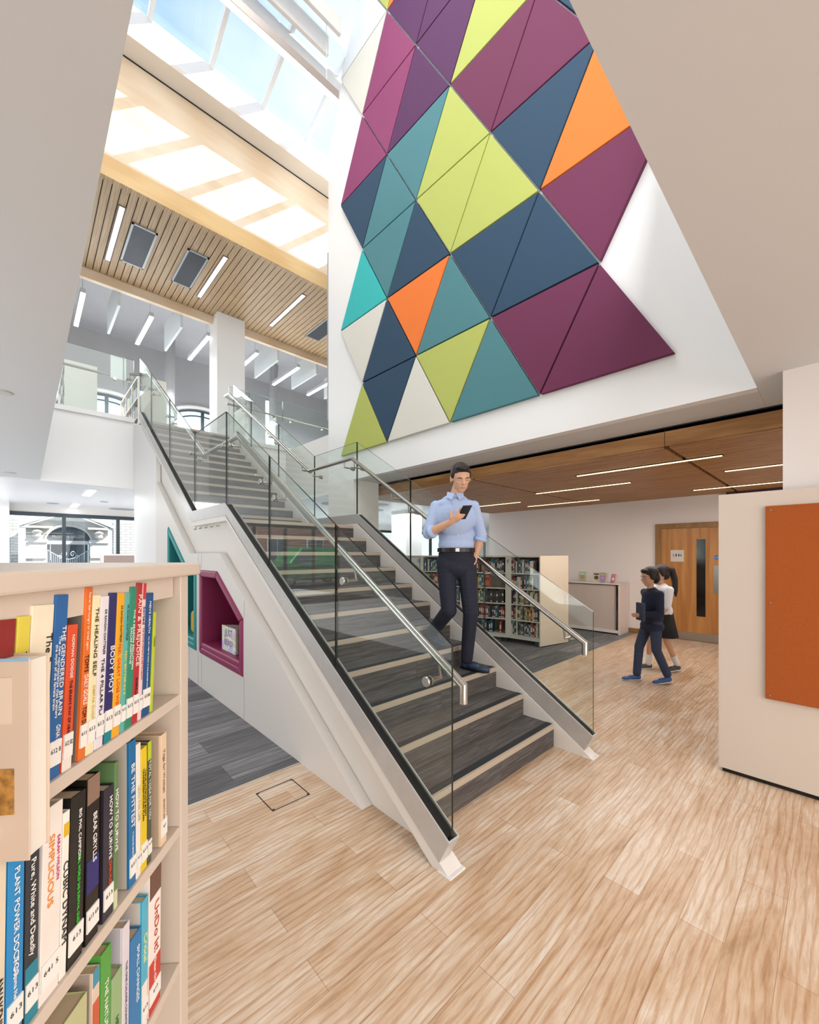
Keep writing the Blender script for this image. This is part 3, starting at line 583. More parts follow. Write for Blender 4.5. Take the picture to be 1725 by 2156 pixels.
# ================= DOOR =================
XD = 8.42
d = struct(MB().box(XD-.03, XD, 1.24, 2.205, .005, 1.955).build('door_1', DOORW))
struct(MB().box(XD-.05, XD+.0, 2.205, 2.30, 0, 2.045).box(XD-.05, XD, 1.14, 1.235, 0, 2.045).box(XD-.05, XD, 1.235, 2.205, 1.955, 2.045).build('door_frame', FRAMEW, d, bevel=.004))
struct(MB().box(XD-.034, XD-.028, 1.525, 1.69, .41, 1.775).build('vision_panel_bead', mat('bead_oak', 'b58145', .4), d)); struct(box('vision_panel', XD-.036, XD-.033, 1.545, 1.672, .432, 1.755, mat('dark_glass', '1a1715', .1), d))
struct(box('kick_plate', XD-.033, XD-.030, 1.24, 2.2, .01, .145, STEEL, d)); struct(box('push_plate', XD-.033, XD-.030, 1.26, 1.433, .836, 1.309, STEEL, d))
sg = empty('toilet_sign', (XD-.032, 1.957, 1.47), 'small white toilet sign with black pictograms on the oak door', 'sign')
bring(box('plate', XD-.036, XD-.0305, 1.856, 2.058, 1.367, 1.573, mat('sign_plate', 'd5cdc6', .4)), sg)
K = mat('pictogram_black', '15120f', .6)
def bring2(mb, n, m, p): return bring(mb.build(n, m), p)
pic = MB(); xs = XD-.0375
def disc(y, z, r, n=12): pic.lathe((xs, y, z), [(r, -.0006), (r, .0006)], 'x', n)
def quad(pts): pic.prism(pts, 'x', xs-.0006, xs+.0006)
for yy, w in ((1.973, 0), (1.933, 1)):
    disc(yy, 1.507, .0055); 
    if not w: quad([(yy-.011, 1.498), (yy+.011, 1.498), (yy+.011, 1.478), (yy+.006, 1.478), (yy+.007, 1.455), (yy-.007, 1.455), (yy-.006, 1.478), (yy-.011, 1.478)])
    else: quad([(yy-.006, 1.498), (yy+.006, 1.498), (yy+.013, 1.472), (yy+.005, 1.470), (yy+.004, 1.455), (yy-.004, 1.455), (yy-.005, 1.470), (yy-.013, 1.472)])
disc(1.898, 1.498, .004); quad([(1.893, 1.490), (1.903, 1.490), (1.908, 1.465), (1.888, 1.465)])
disc(2.018, 1.507, .0045); quad([(2.021, 1.50), (2.015, 1.50), (2.011, 1.480), (2.000, 1.478), (1.994, 1.465), (1.999, 1.463), (2.005, 1.474), (2.021, 1.478)])
ringpts = [(2.012+.014*math.cos(t*math.pi/10), 1.470+.014*math.sin(t*math.pi/10)) for t in range(9, 21)]
pic.tube([(xs, a, b) for a, b in ringpts], .0018, 6)
bring(pic.build('pictograms', K), sg)
bs = empty('fire_door_sign', (XD-.032, 1.395, 1.445), 'round blue fire door disc beside the steel push plate', 'sign')
bring(MB().lathe((XD-.033, 1.395, 1.445), [(.036, -.001), (.036, .002)], 'x', 24).build('disc', mat('sign_blue', '1e6fae', .4)), bs)
for k, t_ in enumerate(('FIRE DOOR', 'KEEP SHUT')):
    text(t_, .013, frameM((XD-.0345, 1.395, 1.452-.016*k), (0, -1, 0), (0, 0, 1)), mat('sign_white', 'eef4fa', .5), bs, fit=.055).location = tuple(-Vector(bs.location))
# ================= CABINET =================
cb = empty('tambour_cabinet', (8.15, 3.35, 0), 'low white tambour cabinet against the right wall with four books on top', 'cabinet')
CW = mat('cabinet_white', 'e9ddd6', .5); CD = mat('tambour_grey', 'd2c3b8', .6)
bring(MB().box(7.935, 8.40, 2.76, 2.785, .0, .93).box(7.935, 8.40, 4.3, 4.325, .0, .93).box(8.37, 8.40, 2.785, 4.3, .02, .93).box(7.95, 8.37, 2.785, 4.3, .03, .06).build('carcass', CW, bevel=.002), cb)
bring(MB().box(7.915, 8.405, 2.75, 4.335, .93, .952).build('top', CW, bevel=.004), cb); bring(box('base_rail', 7.945, 7.96, 2.785, 4.3, .03, .085, CW), cb)
tm = MB(); y = 2.86
while y < 4.29: tm.box(7.955, 7.967, y, y+.016, .085, .915); y += .0178
bring(tm.build('tambour_door', CD), cb); bring(box('handle_bar', 7.948, 7.97, 2.835, 2.858, .085, .915, mat('tambour_handle', 'b9aaa2', .4, .3)), cb)
def cover_book(x, y, z, w, h, th, rz, tilt, cols, label):
    t = empty('display_book', (x, y, z), label, 'book', 'books standing on the white cabinet', rot=(0, tilt, rz))
    box('cover', -.002, .0, -w/2, w/2, 0, h, mat('cov_'+cols[0], cols[0], .4, var=.1, vs_=30), t); box('pages', .0, th, -w/2+.003, w/2-.003, .002, h-.002, mat('page_cream', 'd9c9a8', .8), t)
    box('back_cover', th, th+.002, -w/2, w/2, 0, h, mat('cov_'+cols[0], cols[0], .4), t)
    a = MB().lathe((-.0025, 0, h*.45), [(w*.3, -.0004), (w*.3, .0004)], 'x', 20); a.build('cover_picture', mat('cov_'+cols[1], cols[1], .5, var=.3, vs_=40), t)
    box('cover_band', -.0028, -.0018, -w*.36, w*.36, h*.74, h*.86, mat('cov_'+cols[2], cols[2], .5), t)
    # stand under the leaning book
    return t
cover_book(8.16, 3.55, .953, .135, .19, .02, .05, .10, ('a9bf9c', 'c98a6c', 'd9e3cf'), 'green cookery book standing alone at the left on the white cabinet')
cover_book(8.13, 3.26, .953, .135, .195, .02, .1, .10, ('d9cdbd', '4d5a3c', '2c2a26'), 'cream book with brown figure, standing left of the purple one')
cover_book(8.06, 3.11, .953, .125, .19, .045, -.35, .12, ('8e88b8', 'd77fb6', 'c8d04a'), 'thick purple and pink book standing right of the cream one')
cover_book(8.05, 2.93, .953, .10, .175, .02, -.5, .22, ('c75f7c', 'efe6e6', 'd98aa0'), 'pink book leaning at the right end of the white cabinet')
# ================= FRONT BOOKSHELF =================
A50 = math.atan2(.771, .637); P2 = Vector((.205, .868, 0))
E_ = Vector((math.cos(A50), math.sin(A50), 0)); I_ = Vector((-math.sin(A50), math.cos(A50), 0))
fs = empty('bookshelf', tuple(P2), 'cream curved-top bookshelf full of paperbacks at the lower left, nearest the camera', 'bookshelf', rot=(0, 0, A50))
LAM = mat('shelf_laminate', 'cdbfb0', .45, var=.015, vs_=4)
tp = [(-1.3, -.012), (.080, -.012), (.094, -.008), (.104, .004), (.106, .02), (.106, .60), (-1.3, .60)]
MB().prism(tp, 'z', 1.457, 1.482).build('top', LAM, fs, bevel=.004)
MB().box(-1.3, .012, .008, .026, 1.418, 1.457).build('top_rail', LAM, fs)
box('end_panel', .022, .052, -.002, .58, .02, 1.457, LAM, fs, bevel=.0015)
box('back_panel', -1.3, .022, .262, .275, .06, 1.457, mat('shelf_back', 'd9cbb9', .6), fs)
TZ = [1.226, .968, .702, .435, .17]
for z in TZ: box('shelf', -1.3, .0215, .0, .262, z-.019, z, LAM, fs, bevel=.0015)
box('base', -1.3, .022, .02, .56, 0, .06, LAM, fs)
PG = mat('book_pages', 'c9b99c', .85, bump=.2, vs_=150, stretch=(40, 1, 1)); LABW = mat('spine_label', 'e9e6e0', .6); LABK = mat('label_ink', '2a2a2a', .7)
def big_book(u0, u1, zb, h, col, label, titles=(), lean=4, depth=.145, bands=(), num=None, back=None, y0=.006):
    w = u1-u0; base = P2+E_*u0+I_*y0
    b = empty('book', (base.x, base.y, zb+.0005), label, 'book', 'paperbacks on the front bookshelf', rot=(0, math.radians(lean), A50))
    m = mat('book_'+col, col, .35, var=.05, vs_=18); w -= .0012
    if back: m2 = mat('book_'+back, back, .4)
    else: m2 = m
    MB().box(0, .0012, 0, depth, 0, h).box(w-.0012, w, 0, depth, 0, h).box(0, w, -.0008, .0012, 0, h).build('cover', m, b, bevel=.0006)
    if back: box('front_cover', -.0006, .0002, .003, depth, 0.001, h-.001, m2, b)
    box('pages', .0013, w-.0013, .0013, depth-.003, .002, h-.003, PG, b)
    for (a, c_, bc) in bands: box('spine_band', .0006, w-.0006, -.0013, -.0007, a*h, c_*h, mat('book_'+bc, bc, .4), b)
    for (t, pos, size, tc, off, fit) in titles:
        text(t, size, frameM((w/2+off*w, -.0016, pos*h), (0, 0, -1), (1, 0, 0)), mat('ink_'+tc, tc, .5), b, name='title', fit=fit*h, ext=.0002)
    if num:
        box('spine_label', .0008, w-.0008, -.0026, -.0008, .016, .046 if w > .012 else .040, LABW, b)
        text(num, min(.008, w*.5), frameM((w/2, -.0029, .034), (1, 0, 0), (0, 0, 1)), LABK, b, name='label_number', fit=w*.75, ext=.0001)
    return b
Z1, Z2, Z3 = TZ[0], TZ[1], TZ[2]
W_, K_ = 'f4f1ea', '1c1b1a'
T1 = [
 (-.365, -.340, .205, '8a2c2a', 'dark red book on the top shelf, cut by the picture edge', [('BORN', .62, .016, 'd8b56a', 0, .25)], [(.0, .75, '3a3550')], None, None),
 (-.339, -.3215, .205, 'd9c94e', 'yellow book THE AGE on the top shelf, behind the face-out cookbook', [('THE AGE', .66, .012, K_, 0, .45)], [], None, None),
 (-.321, -.289, .215, 'e9dfc6', 'thick cream book with small black title, left of the tall blue book', [('The Ren', .72, .012, K_, .3, .3)], [], None, None),
 (-.288, -.267, .224, '2a63a0', 'tall blue book THE GENDERED BRAIN on the top shelf', [('THE GENDERED BRAIN', .58, .0085, W_, .22, .52), ('The new neuroscience that shatters', .55, .0055, W_, -.05, .48), ('the myth of the female brain', .55, .0055, W_, -.28, .40), ('GINA RIPPON', .20, .009, W_, .15, .17)], [], '612 8', None),
 (-.2655, -.248, .183, 'd9532f', 'short orange-red book with white lower spine on the top shelf', [('NORMAN DOIDGE', .78, .006, W_, 0, .3), ("THE BRAIN'S WAY OF HEALING", .40, .006, K_, 0, .42)], [(0, .13, 'e8e0d6')], '612 82', 'd8d2c8'),
 (-.237, -.2235, .229, 'e0702c', "orange spine with bold TOM'S DAILY GOALS lettering", [('Never feel hungry or tired again', .80, .0055, 'f6e0c0', 0, .34), ("TOM'S", .55, .010, K_, 0, .10), ('DAILY GOALS', .40, .010, W_, 0, .17), ('TOM DALEY', .22, .010, K_, 0, .16)], [], '613', '77706c'),
 (-.2232, -.2072, .217, 'ece2b8', 'cream spine lettered THE HEALING SELF in black', [('THE HEALING SELF', .70, .009, K_, .05, .46), ('DEEPAK CHOPRA', .30, .006, 'c9b46a', .1, .25)], [], '613', None),
 (-.2068, -.189, .214, 'e3dde2', 'pale lilac spine lettered THE 4 PILLAR PLAN', [('DR RANGAN CHATTERJEE', .76, .006, K_, .1, .30), ('THE 4 PILLAR PLAN', .37, .0085, K_, 0, .44)], [(.07, .12, '3d4a8a')], '613', None),
 (-.1886, -.171, .217, '2d2c66', 'navy spine with big white BODY MOT letters', [('BODY MOT', .48, .013, W_, .1, .32)], [(0, .12, '16838a')], '613', None),
 (-.1706, -.1525, .215, 'e9a92a', 'golden yellow spine FEEL GREAT LOSE WEIGHT', [('DR RANGAN CHATTERJEE', .78, .006, '5a3a10', .1, .26), ('FEEL GREAT LOSE WEIGHT', .38, .009, 'e0561f', 0, .52)], [], '613 25', None),
 (-.1522, -.1395, .214, '5fb0aa', 'light teal spine FEEL BETTER IN 5', [('DR RANGAN CHATTERJEE', .78, .0045, '1c4f55', .1, .26), ('FEEL BETTER IN 5', .42, .007, 'e8d84a', 0, .40)], [], '613', None),
 (-.139, -.1225, .222, '2f8a6c', 'green spine lettered THE 4 SEASON SOLUTION', [('THE 4 SEASON SOLUTION', .62, .0065, W_, .2, .52), ('DALLAS HARTWIG', .58, .0055, W_, -.2, .34)], [], '613', None),
 (-.122, -.1065, .227, 'b43038', 'red spine with large cream PAIN & PREJUDICE letters', [('PAIN & PREJUDICE', .66, .0115, 'f1e4cf', 0, .56), ('GABRIELLE JACKSON', .20, .006, K_, 0, .24)], [], '613', None),
 (-.106, -.0955, .225, 'e8c9c4', 'thin pink spine lettered Sorted in blue', [('Sorted', .76, .009, '2a4f8f', 0, .16), ("THE ACTIVE WOMAN'S GUIDE TO HEALTH", .48, .004, 'a02f38', 0, .38)], [(.88, 1, 'c33c44')], '613', None),
 (-.095, -.0725, .208, '1f4f86', "dark blue spine lettered MEN'S HEALTH in white", [("MEN'S HEALTH", .80, .007, W_, 0, .26), ('ALL YOU NEED TO KNOW IN ONE CONCISE MANUAL', .42, .0035, W_, 0, .44)], [], '613 042', None),
 (-.070, -.0615, .172, 'b9c92c', 'thin lime green book at the right end of the top shelf', [('YOGA', .7, .005, '5a6b10', 0, .3)], [], None, None),
]
for u0, u1, h, col, lb, ti, ba, nu, bk in T1: big_book(u0, u1, Z1, h, col, lb, ti, 4, .145, ba, nu, bk)
T2 = [
 (-.372, -.341, .218, 'd9ccb4', 'cream book AWAKENING on the second shelf at the picture edge', [('AWAKENING', .25, .012, K_, .25, .3)], [], None, None, 1),
 (-.340, -.319, .216, '1f86c4', 'bright blue book PLANT POWER DOCTOR on the second shelf', [('PLANT POWER DOCTOR', .60, .009, W_, .0, .55), ('Dr Gemma Newman', .28, .006, W_, 0, .28)], [], '613', None, 1),
 (-.318, -.299, .214, '2c3038', 'black book Pure White and Deadly with teal base, second shelf', [('Pure, White and Deadly', .60, .009, W_, 0, .52)], [(0, .3, '1a7f93')], '613', None, 1),
 (-.298, -.2685, .226, 'e9e0d8', 'thick white book lettered SIMPLICIOUS in orange', [('SIMPLICIOUS', .66, .012, 'e58c2a', -.1, .42), ('SARAH WILSON', .7, .006, 'c0347f', .28, .28)], [], '641 5', None, 2),
 (-.268, -.2565, .205, 'efe9df', 'white spine with tall black letters beside the black books', [('CUBIC DYNAM', .45, .012, K_, 0, .6)], [(.85, .93, 'd8b02a')], None, None, 2),
 (-.2555, -.2285, .216, '191717', 'black book with green lettering on the second shelf', [('BIG PHIL CAMPION', .75, .0065, W_, .1, .3), ('REAL WORLD SAS SURVIVAL GUIDE', .42, .006, '3fd03a', .1, .42)], [], '613', '141212', 2),
 (-.2235, -.198, .224, '17130f', 'tall black book with a face at the top of its spine', [('BEAR GRYLLS', .62, .010, W_, .1, .3)], [(.84, 1, '8a6f5e'), (.30, .5, '25246a')], '613 69', '100d0c', 1),
 (-.1895, -.167, .190, '2c2836', 'dark book HOW TO SURVIVE with orange author name', [('HOW TO SURVIVE', .68, .009, W_, .15, .48), ('JOHN HUDSON', .3, .008, 'e0561f', .15, .26)], [], '613', '2a2020', 1),
 (-.1665, -.1565, .218, '5f7f52', 'green spine HOW TO SURVIVE behind the dark one', [('HOW TO SURVIVE', .6, .009, W_, 0, .6)], [(0, .12, 'cfd0a8')], None, None, 1),
 (-.1285, -.110, .232, '1a6aa0', 'blue spine with white BE THE FITTEST lettering', [('BE THE FITTEST', .62, .012, W_, 0, .5), ('TYRONE BRENNAND', .25, .005, 'cfe0ef', 0, .24)], [], '613 7', 'b9b0a2', 0),
 (-.1095, -.0965, .220, 'e9e3da', 'thin white spine LEAN FOR LIFE on the second shelf', [('LEAN FOR LIFE', .55, .007, 'c9b48a', 0, .4)], [], '613', None, 0),
 (-.096, -.0785, .206, 'e2c21c', 'yellow spine with small black lines of text', [('YOUR ULTIMATE BODY', .62, .006, K_, .15, .5), ('TRANSFORMATION PLAN', .62, .006, K_, -.2, .5)], [], '613', None, 0),
 (-.078, -.0655, .209, '4a4e3a', 'dark olive spine TOTAL YOGA FOR YOU', [('TOTAL YOGA FOR YOU', .60, .0075, 'dfe4d0', 0, .62)], [(.85, 1, 'b9c92c')], '613', None, 0),
 (-.036, -.0155, .202, 'e3c7a8', 'beige book Yoga for Women at the right end of the second shelf', [('Yoga for Women', .66, .009, '7a6a55', 0, .5), ('SHAKTA KHALSA', .28, .006, '7a6a55', 0, .25)], [], '61', 'bfa88f', 0),
]
for u0, u1, h, col, lb, ti, ba, nu, bk, ln in T2: big_book(u0, u1, Z2, h, col, lb, ti, ln, .15 if 'Yoga for W' not in lb else .17, ba, nu, bk)
T3 = [
 (-.275, -.2225, .205, 'b7b98a', 'thick tan and green book on the third shelf', [('HERBAL', .5, .012, '6d5a35', 0, .4)], [], None, 'a08d68', 1),
 (-.2135, -.198, .216, 'd6c1b0', 'book with tiny coloured squares on its spine, third shelf', [('FOOD', .4, .008, '8a4a3a', 0, .3)], [(.9, 1, '3c8fa8'), (.6, .8, 'c05a3a')], None, 'a6968a', 1),
 (-.1965, -.1735, .224, '4f9a3e', 'bright green spine lettered NATURAL on the third shelf', [('THE NATURAL', .62, .010, W_, 0, .45)], [], None, None, 1),
 (-.1725, -.1475, .165, '8fae7c', 'short pale green book on the third shelf', [('HERBS', .5, .010, '3f6a3a', 0, .4)], [], None, 'b3bba5', 1),
 (-.147, -.1295, .218, 'd6d0d8', 'pale lilac spine with grey title on the third shelf', [('THE ONE CALORIE COUNTER', .5, .006, '6a6570', 0, .5)], [], None, 'c3bcc3', 1),
 (-.129, -.0985, .180, '1d74ae', 'deep blue book lettered SMALL on the third shelf', [('SMALL CHANGES', .62, .010, 'dfe8f0', .2, .5)], [], None, '1a6aa5', 1),
 (-.0965, -.0785, .215, '49acc8', 'cyan spine lettered Critical with white base', [('Critical', .62, .013, 'e8f2a0', 0, .36)], [(0, .35, 'e8e0d8')], '613', 'c9c3bb', 1),
 (-.0755, -.038, .240, 'ece4dc', 'thick white and red book lettered UnDo It!', [('UnDo It!', .58, .020, 'c23a2c', .1, .36), ('Dean Ornish', .24, .009, W_, 0, .25)], [(0, .36, 'c4382c'), (.82, 1, '6a4a3c')], '613', None, 0),
]
for u0, u1, h, col, lb, ti, ba, nu, bk, ln in T3: big_book(u0, u1, Z3, h, col, lb, ti, 1, .17, ba, nu, bk)
# face-out cookbook in front of the shelf
fb = empty('book', (.003, .5745, 1.183), 'large cookbook shown face out, its back cover with barcode and food photo', 'book', rot=(0, 0, math.radians(-38)))
CB = mat('cookbook_cover', 'cdb9a6', .4, var=.02, vs_=6)
MB().box(-.16, 0, 0, .0015, 0, .209).box(-.16, 0, .0255, .027, 0, .209).box(-.1605, -.159, 0, .027, 0, .209).build('cover', CB, fb, bevel=.0008)
box('pages', -.158, -.003, .0017, .0253, .002, .206, mat('white_pages', 'e9e2d6', .85, bump=.3, vs_=200, stretch=(1, 40, 1)), fb)
box('cover_edge', -.158, -.001, -.0006, .0006, .2065, .2095, mat('pale_blue', '86b4cf', .5), fb)
box('barcode_panel', -.060, -.0165, -.0009, -.0003, .142, .190, mat('barcode_cream', 'd8c6b2', .6), fb)
bc = MB(); random.seed(3)
z = .148
while z < .183: wz = random.choice((.0006, .001, .0015)); bc.box(-.042, -.029, -.0013, -.0008, z, z+wz); z += wz+random.choice((.0007, .0012))
bc.build('barcode', LABK, fb)
box('food_photo', -.16, -.0145, -.0010, -.0003, .049, .096, mat('food_photo', 'a8793a', .5, var=.65, vs_=90), fb)
hg = empty('display_holder', (-.14, .70, 1.19), 'clear display holder carrying the face-out cookbook, mostly out of the picture', 'holder')
hg.rotation_euler = (0, 0, math.radians(-38)); hg.location = (.003, .5745, 1.180)
box('ledge', -.16, -.09, .0, .03, -.001, .0025, mat('acrylic', 'd9d2c8', .2), hg); box('arm', -.16, -.15, .03, .10, -.001, .2, mat('acrylic', 'd9d2c8', .2), hg)

# ================= SMALL BOOKS =================
SC = ['7a2c30', '31506e', 'c9c3b4', '2b2b2f', '8f9a4a', '4f7f8a', 'a9483c', '6e6a66', 'd7d2c8', '35586a', '5a3f52', 'b98a4c', '24506a', '8ab0b8', '463a34', 'b5b08a', '1f6f93', 'c8705a']
SN = ['dark red', 'slate blue', 'cream', 'black', 'olive', 'teal', 'brick red', 'grey', 'off-white', 'steel blue', 'plum', 'tan', 'navy', 'pale blue', 'dark brown', 'khaki', 'bright blue', 'coral']
PROTO = []
for i, c_ in enumerate(SC):
    mb = MB().box(0, .16, 0, 1, 0, 1); mb.cur = 1; mb.box(.0015, .158, .08, .92, .99, 1.001)
    mb.cur = 2; mb.box(-.001, .0005, .2, .8, .35+.2*(i % 3)*.5, .72+.1*(i % 2)); mb.box(-.001, .0005, .12, .88, .05, .14)
    me = mb.build('book', [mat('small_'+c_, c_, .5), PG, mat('small_ink_%d' % (i % 2), ('e6e0d0', '2a2622')[i % 2], .6)])
    PROTO.append(me)
used = [False]*len(PROTO)
def small_book(ci, loc, th, h, rz, label, group, depth=1.0, tilt=0):
    o = PROTO[ci]
    if used[ci]: o = o.copy(); COL.objects.link(o)
    used[ci] = True
    o.location = loc; o.rotation_euler = (tilt, 0, rz); o.scale = (depth, th, h)
    tag(o, label, 'book', group); return o
CNT = ['first', 'second', 'third', 'fourth', 'fifth', 'sixth', 'seventh', 'eighth', 'ninth', 'tenth', 'eleventh', 'twelfth'] + ['%dth' % k for k in range(13, 60)]
bcx = empty('curved_bookcase', (5.95, 3.9, 0), 'low curved mobile bookcase with letters D and F, full of books beyond the stairs', 'bookcase')
BP = [Vector((5.99, 3.29)), Vector((5.94, 3.84)), Vector((5.66, 4.63)), Vector((5.43, 5.40)), Vector((5.02, 5.98))]
OFF = Vector((.66, -.1)); GRN = mat('bookcase_laminate', 'dbd9cf', .5); ENDP = mat('bookcase_end', 'e6dac6', .5)
SH = [1.185, .925, .665, .405, .150]
def inw(i):
    a = BP[max(0, i-1)]; b = BP[min(len(BP)-1, i+1)]; d = (b-a).normalized(); return Vector((d.y, -d.x))
IN = [inw(i) for i in range(len(BP))]; IN[0] = Vector((.98, -.21)).normalized()
front = [tuple(p) for p in BP]; back = [tuple(BP[i]+IN[i]*.30) for i in range(len(BP))]; back2 = [tuple(BP[i]+IN[i]*.64) for i in range(len(BP))]
def slab(z0, z1, A, B_, name, m): return bring(MB().prism(A+B_[::-1], 'z', z0, z1).build(name, m), bcx)
slab(1.448, 1.473, [tuple(Vector(p)-IN[i]*.012) for i, p in enumerate(front)], back2, 'top', GRN)
for z in SH: slab(z-.018, z, front, back, 'shelf', GRN)
slab(.085, .14, front, back2, 'base', GRN)
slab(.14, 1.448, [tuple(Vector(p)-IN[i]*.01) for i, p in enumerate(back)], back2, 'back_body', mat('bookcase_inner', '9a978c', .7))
def post(i, w, name, m=GRN, d=.3):
    p = BP[i]; t_ = Vector((-IN[i].y, IN[i].x)); a = p-t_*w/2-IN[i]*.004; b = p+t_*w/2-IN[i]*.004
    return bring(MB().prism([tuple(a), tuple(b), tuple(b+IN[i]*d), tuple(a+IN[i]*d)], 'z', .12, 1.448).build(name, m), bcx)
post(1, .10, 'post'); post(2, .05, 'post'); post(3, .06, 'post'); post(4, .04, 'post')
q0 = BP[0]; q1 = BP[0]+IN[0]*.68; n_ = Vector((IN[0].y, -IN[0].x))
bring(MB().prism([tuple(q0-IN[0]*.012), tuple(q1), tuple(q1+n_*.022), tuple(q0+n_*.022-IN[0]*.012)], 'z', .02, 1.473).build('end_panel', ENDP), bcx)
# sign bay left of D
p3, p4 = BP[3]+(BP[4]-BP[3]).normalized()*.04, BP[4]
i4 = IN[3]
bring(MB().prism([tuple(p3-i4*.006), tuple(p4-i4*.006), tuple(p4+i4*.01), tuple(p3+i4*.01)], 'z', .14, 1.44).build('letter_panel', mat('letter_panel', 'd6dad7', .5)), bcx)
for ch, i, sz, dt in (('D', 3, .075, .05), ('F', 1, .085, 0)):
    p = BP[i]; t_ = (BP[4]-BP[3]).normalized() if ch == 'D' else Vector((-IN[1].y, IN[1].x)); nn = IN[i]
    c0 = p+t_*dt-nn*.014
    text(ch, sz, frameM((c0.x, c0.y, 1.37), (-t_.x, -t_.y, 0), (0, 0, 1)), LABK, bcx, name='letter').location = tuple(-Vector(bcx.location))
for (px_, py_) in ((6.03, 3.35), (6.5, 3.27), (6.0, 3.95), (5.75, 4.7)):
    bring(MB().lathe((px_-.012, py_, .042), [(.018, 0), (.041, .003), (.041, .021), (.018, .024)], 'x', 18).box(px_-.018, px_+.018, py_-.01, py_+.01, .05, .09).build('caster', mat('caster_grey', '4a4a48', .4)), bcx)
random.seed(11)
bayn = ['right', 'middle', 'left']
tiern = ['top', 'second', 'third', 'fourth', 'bottom']
for b in range(3):
    a, c_ = BP[b], BP[b+1]; d_ = (c_-a); L = d_.length; d_ /= L; n2 = Vector((d_.y, -d_.x)); rz = math.atan2(n2.y, n2.x)
    for t_, z in enumerate(SH):
        if b == 2 and t_ > 2: continue
        s = L-.045; k = 0; end = .03 if b == 0 else .055
        if b == 1 and t_ == 1: end = .33
        while s > end:
            th = random.uniform(.024, .040) if b else random.uniform(.022, .036)
            if s-th < end: break
            if b == 1 and t_ == 4 and s < .30: s -= .12; th = .035
            h = random.uniform(.175, .232); s -= th; ci = random.randrange(len(SC)); p = a+d_*s+n2*.022
            if b == 1 and t_ == 2 and k > 12: ci = 3 if k % 3 else 14
            tl = 0
            if b == 1 and t_ == 4 and s < .26: tl = .0; ci = 6
            small_book(ci, (p.x, p.y, z+.001), th*.96, h, rz, '%s book, %s shelf of the curved bookcase, %s bay, %s from its left' % (SN[ci], tiern[t_], bayn[b], CNT[k]), 'books on the curved bookcase', tilt=tl); k += 1
            if b == 1 and t_ == 4 and s < .16: break
# upstairs bookcases
UPB = MB()
for (x0, x1, y0, y1, zt, lb, gname) in ((.52, 1.0, 9.8, 11.9, 5.10, 'left, its end cut by the ceiling edge', 'books on the left upstairs bookcase'), (1.66, 2.17, 9.8, 11.9, 5.15, 'right, beside the top of the stairs', 'books on the right upstairs bookcase')):
    t = empty('bookcase', ((x0+x1)/2, 10.8, 3.885), 'tall white bookcase seen end-on upstairs, %s' % lb, 'bookcase')
    bring(MB().box(x0, x1, y0, y0+.03, 3.885, zt).build('end_panel', mat('upper_white', 'eeeee6', .5)), t); bring(MB().box(x0, x1, y1-.03, y1, 3.885, zt).build('end_panel', WHITE2), t)
    bring(MB().box(x0, x1, y0+.03, y1-.03, zt-.03, zt).build('top', WHITE2), t); bring(MB().box(x0+.2, x0+.22, y0+.03, y1-.03, 3.885, zt-.03).build('back_panel', WHITE2), t)
    zz = [3.93, 4.32, 4.72]; 
    for z in zz: bring(MB().box(x0+.005, x1-.005, y0+.03, y1-.03, z-.02, z).build('shelf', WHITE2), t)
    for k in range(1, 3): bring(MB().box(x0+.005, x0+.2, y0+k*.7, y0+k*.7+.02, 3.9, zt-.03).build('divider', WHITE2), t)
    for ti, z in enumerate(zz):
        s = y0+.05
        while s < y1-.1:
            th = random.uniform(.035, .07)
            if any(abs(s+th/2-(y0+q*.7+.01)) < th/2+.012 for q in (1, 2)): s += .04; continue
            UPB.cur = random.randrange(len(SC)); UPB.box(x0+.02, x0+.17, s, s+th*.94, z+.001, z+random.uniform(.22, .31)); s += th
ub = UPB.build('book', [mat('small_'+c_, c_, .5) for c_ in SC]); tag(ub, 'rows of books on the white bookcases upstairs behind the glass', 'books', kind='stuff')
for i, o in enumerate(PROTO):
    if not used[i]: bpy.data.objects.remove(o, do_unlink=True)
# ================= STREET OUTSIDE =================
STONE = bpy.data.materials.new('rubble_stone'); STONE.use_nodes = True
def stone(m, c1, c2, mort, sc, rh):
    t = m.node_tree; b = t.nodes['Principled BSDF']; bt = t.nodes.new('ShaderNodeTexBrick'); tc = t.nodes.new('ShaderNodeTexCoord'); mp = t.nodes.new('ShaderNodeMapping')
    mp.inputs['Rotation'].default_value = (math.pi/2, 0, 0); nz = t.nodes.new('ShaderNodeTexNoise'); nz.inputs['Scale'].default_value = 1.5; mxv = t.nodes.new('ShaderNodeMixRGB'); mxv.inputs[0].default_value = .06
    t.links.new(tc.outputs['Object'], mp.inputs[0]); t.links.new(mp.outputs[0], nz.inputs['Vector']); t.links.new(mp.outputs[0], mxv.inputs[1]); t.links.new(nz.outputs['Color'], mxv.inputs[2]); t.links.new(mxv.outputs[0], bt.inputs['Vector'])
    bt.inputs['Color1'].default_value = lin(c1); bt.inputs['Color2'].default_value = lin(c2); bt.inputs['Mortar'].default_value = lin(mort); bt.inputs['Scale'].default_value = sc; bt.inputs['Row Height'].default_value = rh; bt.inputs['Mortar Size'].default_value = .02
    t.links.new(bt.outputs['Color'], b.inputs['Base Color']); b.inputs['Roughness'].default_value = .9
stone(STONE, 'e2e0da', 'cdcbc5', 'a9a6a0', 1.3, .17)
BRICK = bpy.data.materials.new('red_brick'); BRICK.use_nodes = True; stone(BRICK, '8d5a4d', '9c6a5c', 'a89a90', 2.2, .16)
ASH = mat('pale_ashlar', 'dad7d0', .8, var=.06, vs_=6); ROAD = mat('road_asphalt', '6c6e70', .9); NIGHT = mat('dark_opening', '4a6070', .4); IRON = mat('pale_iron', 'c8d4da', .5)
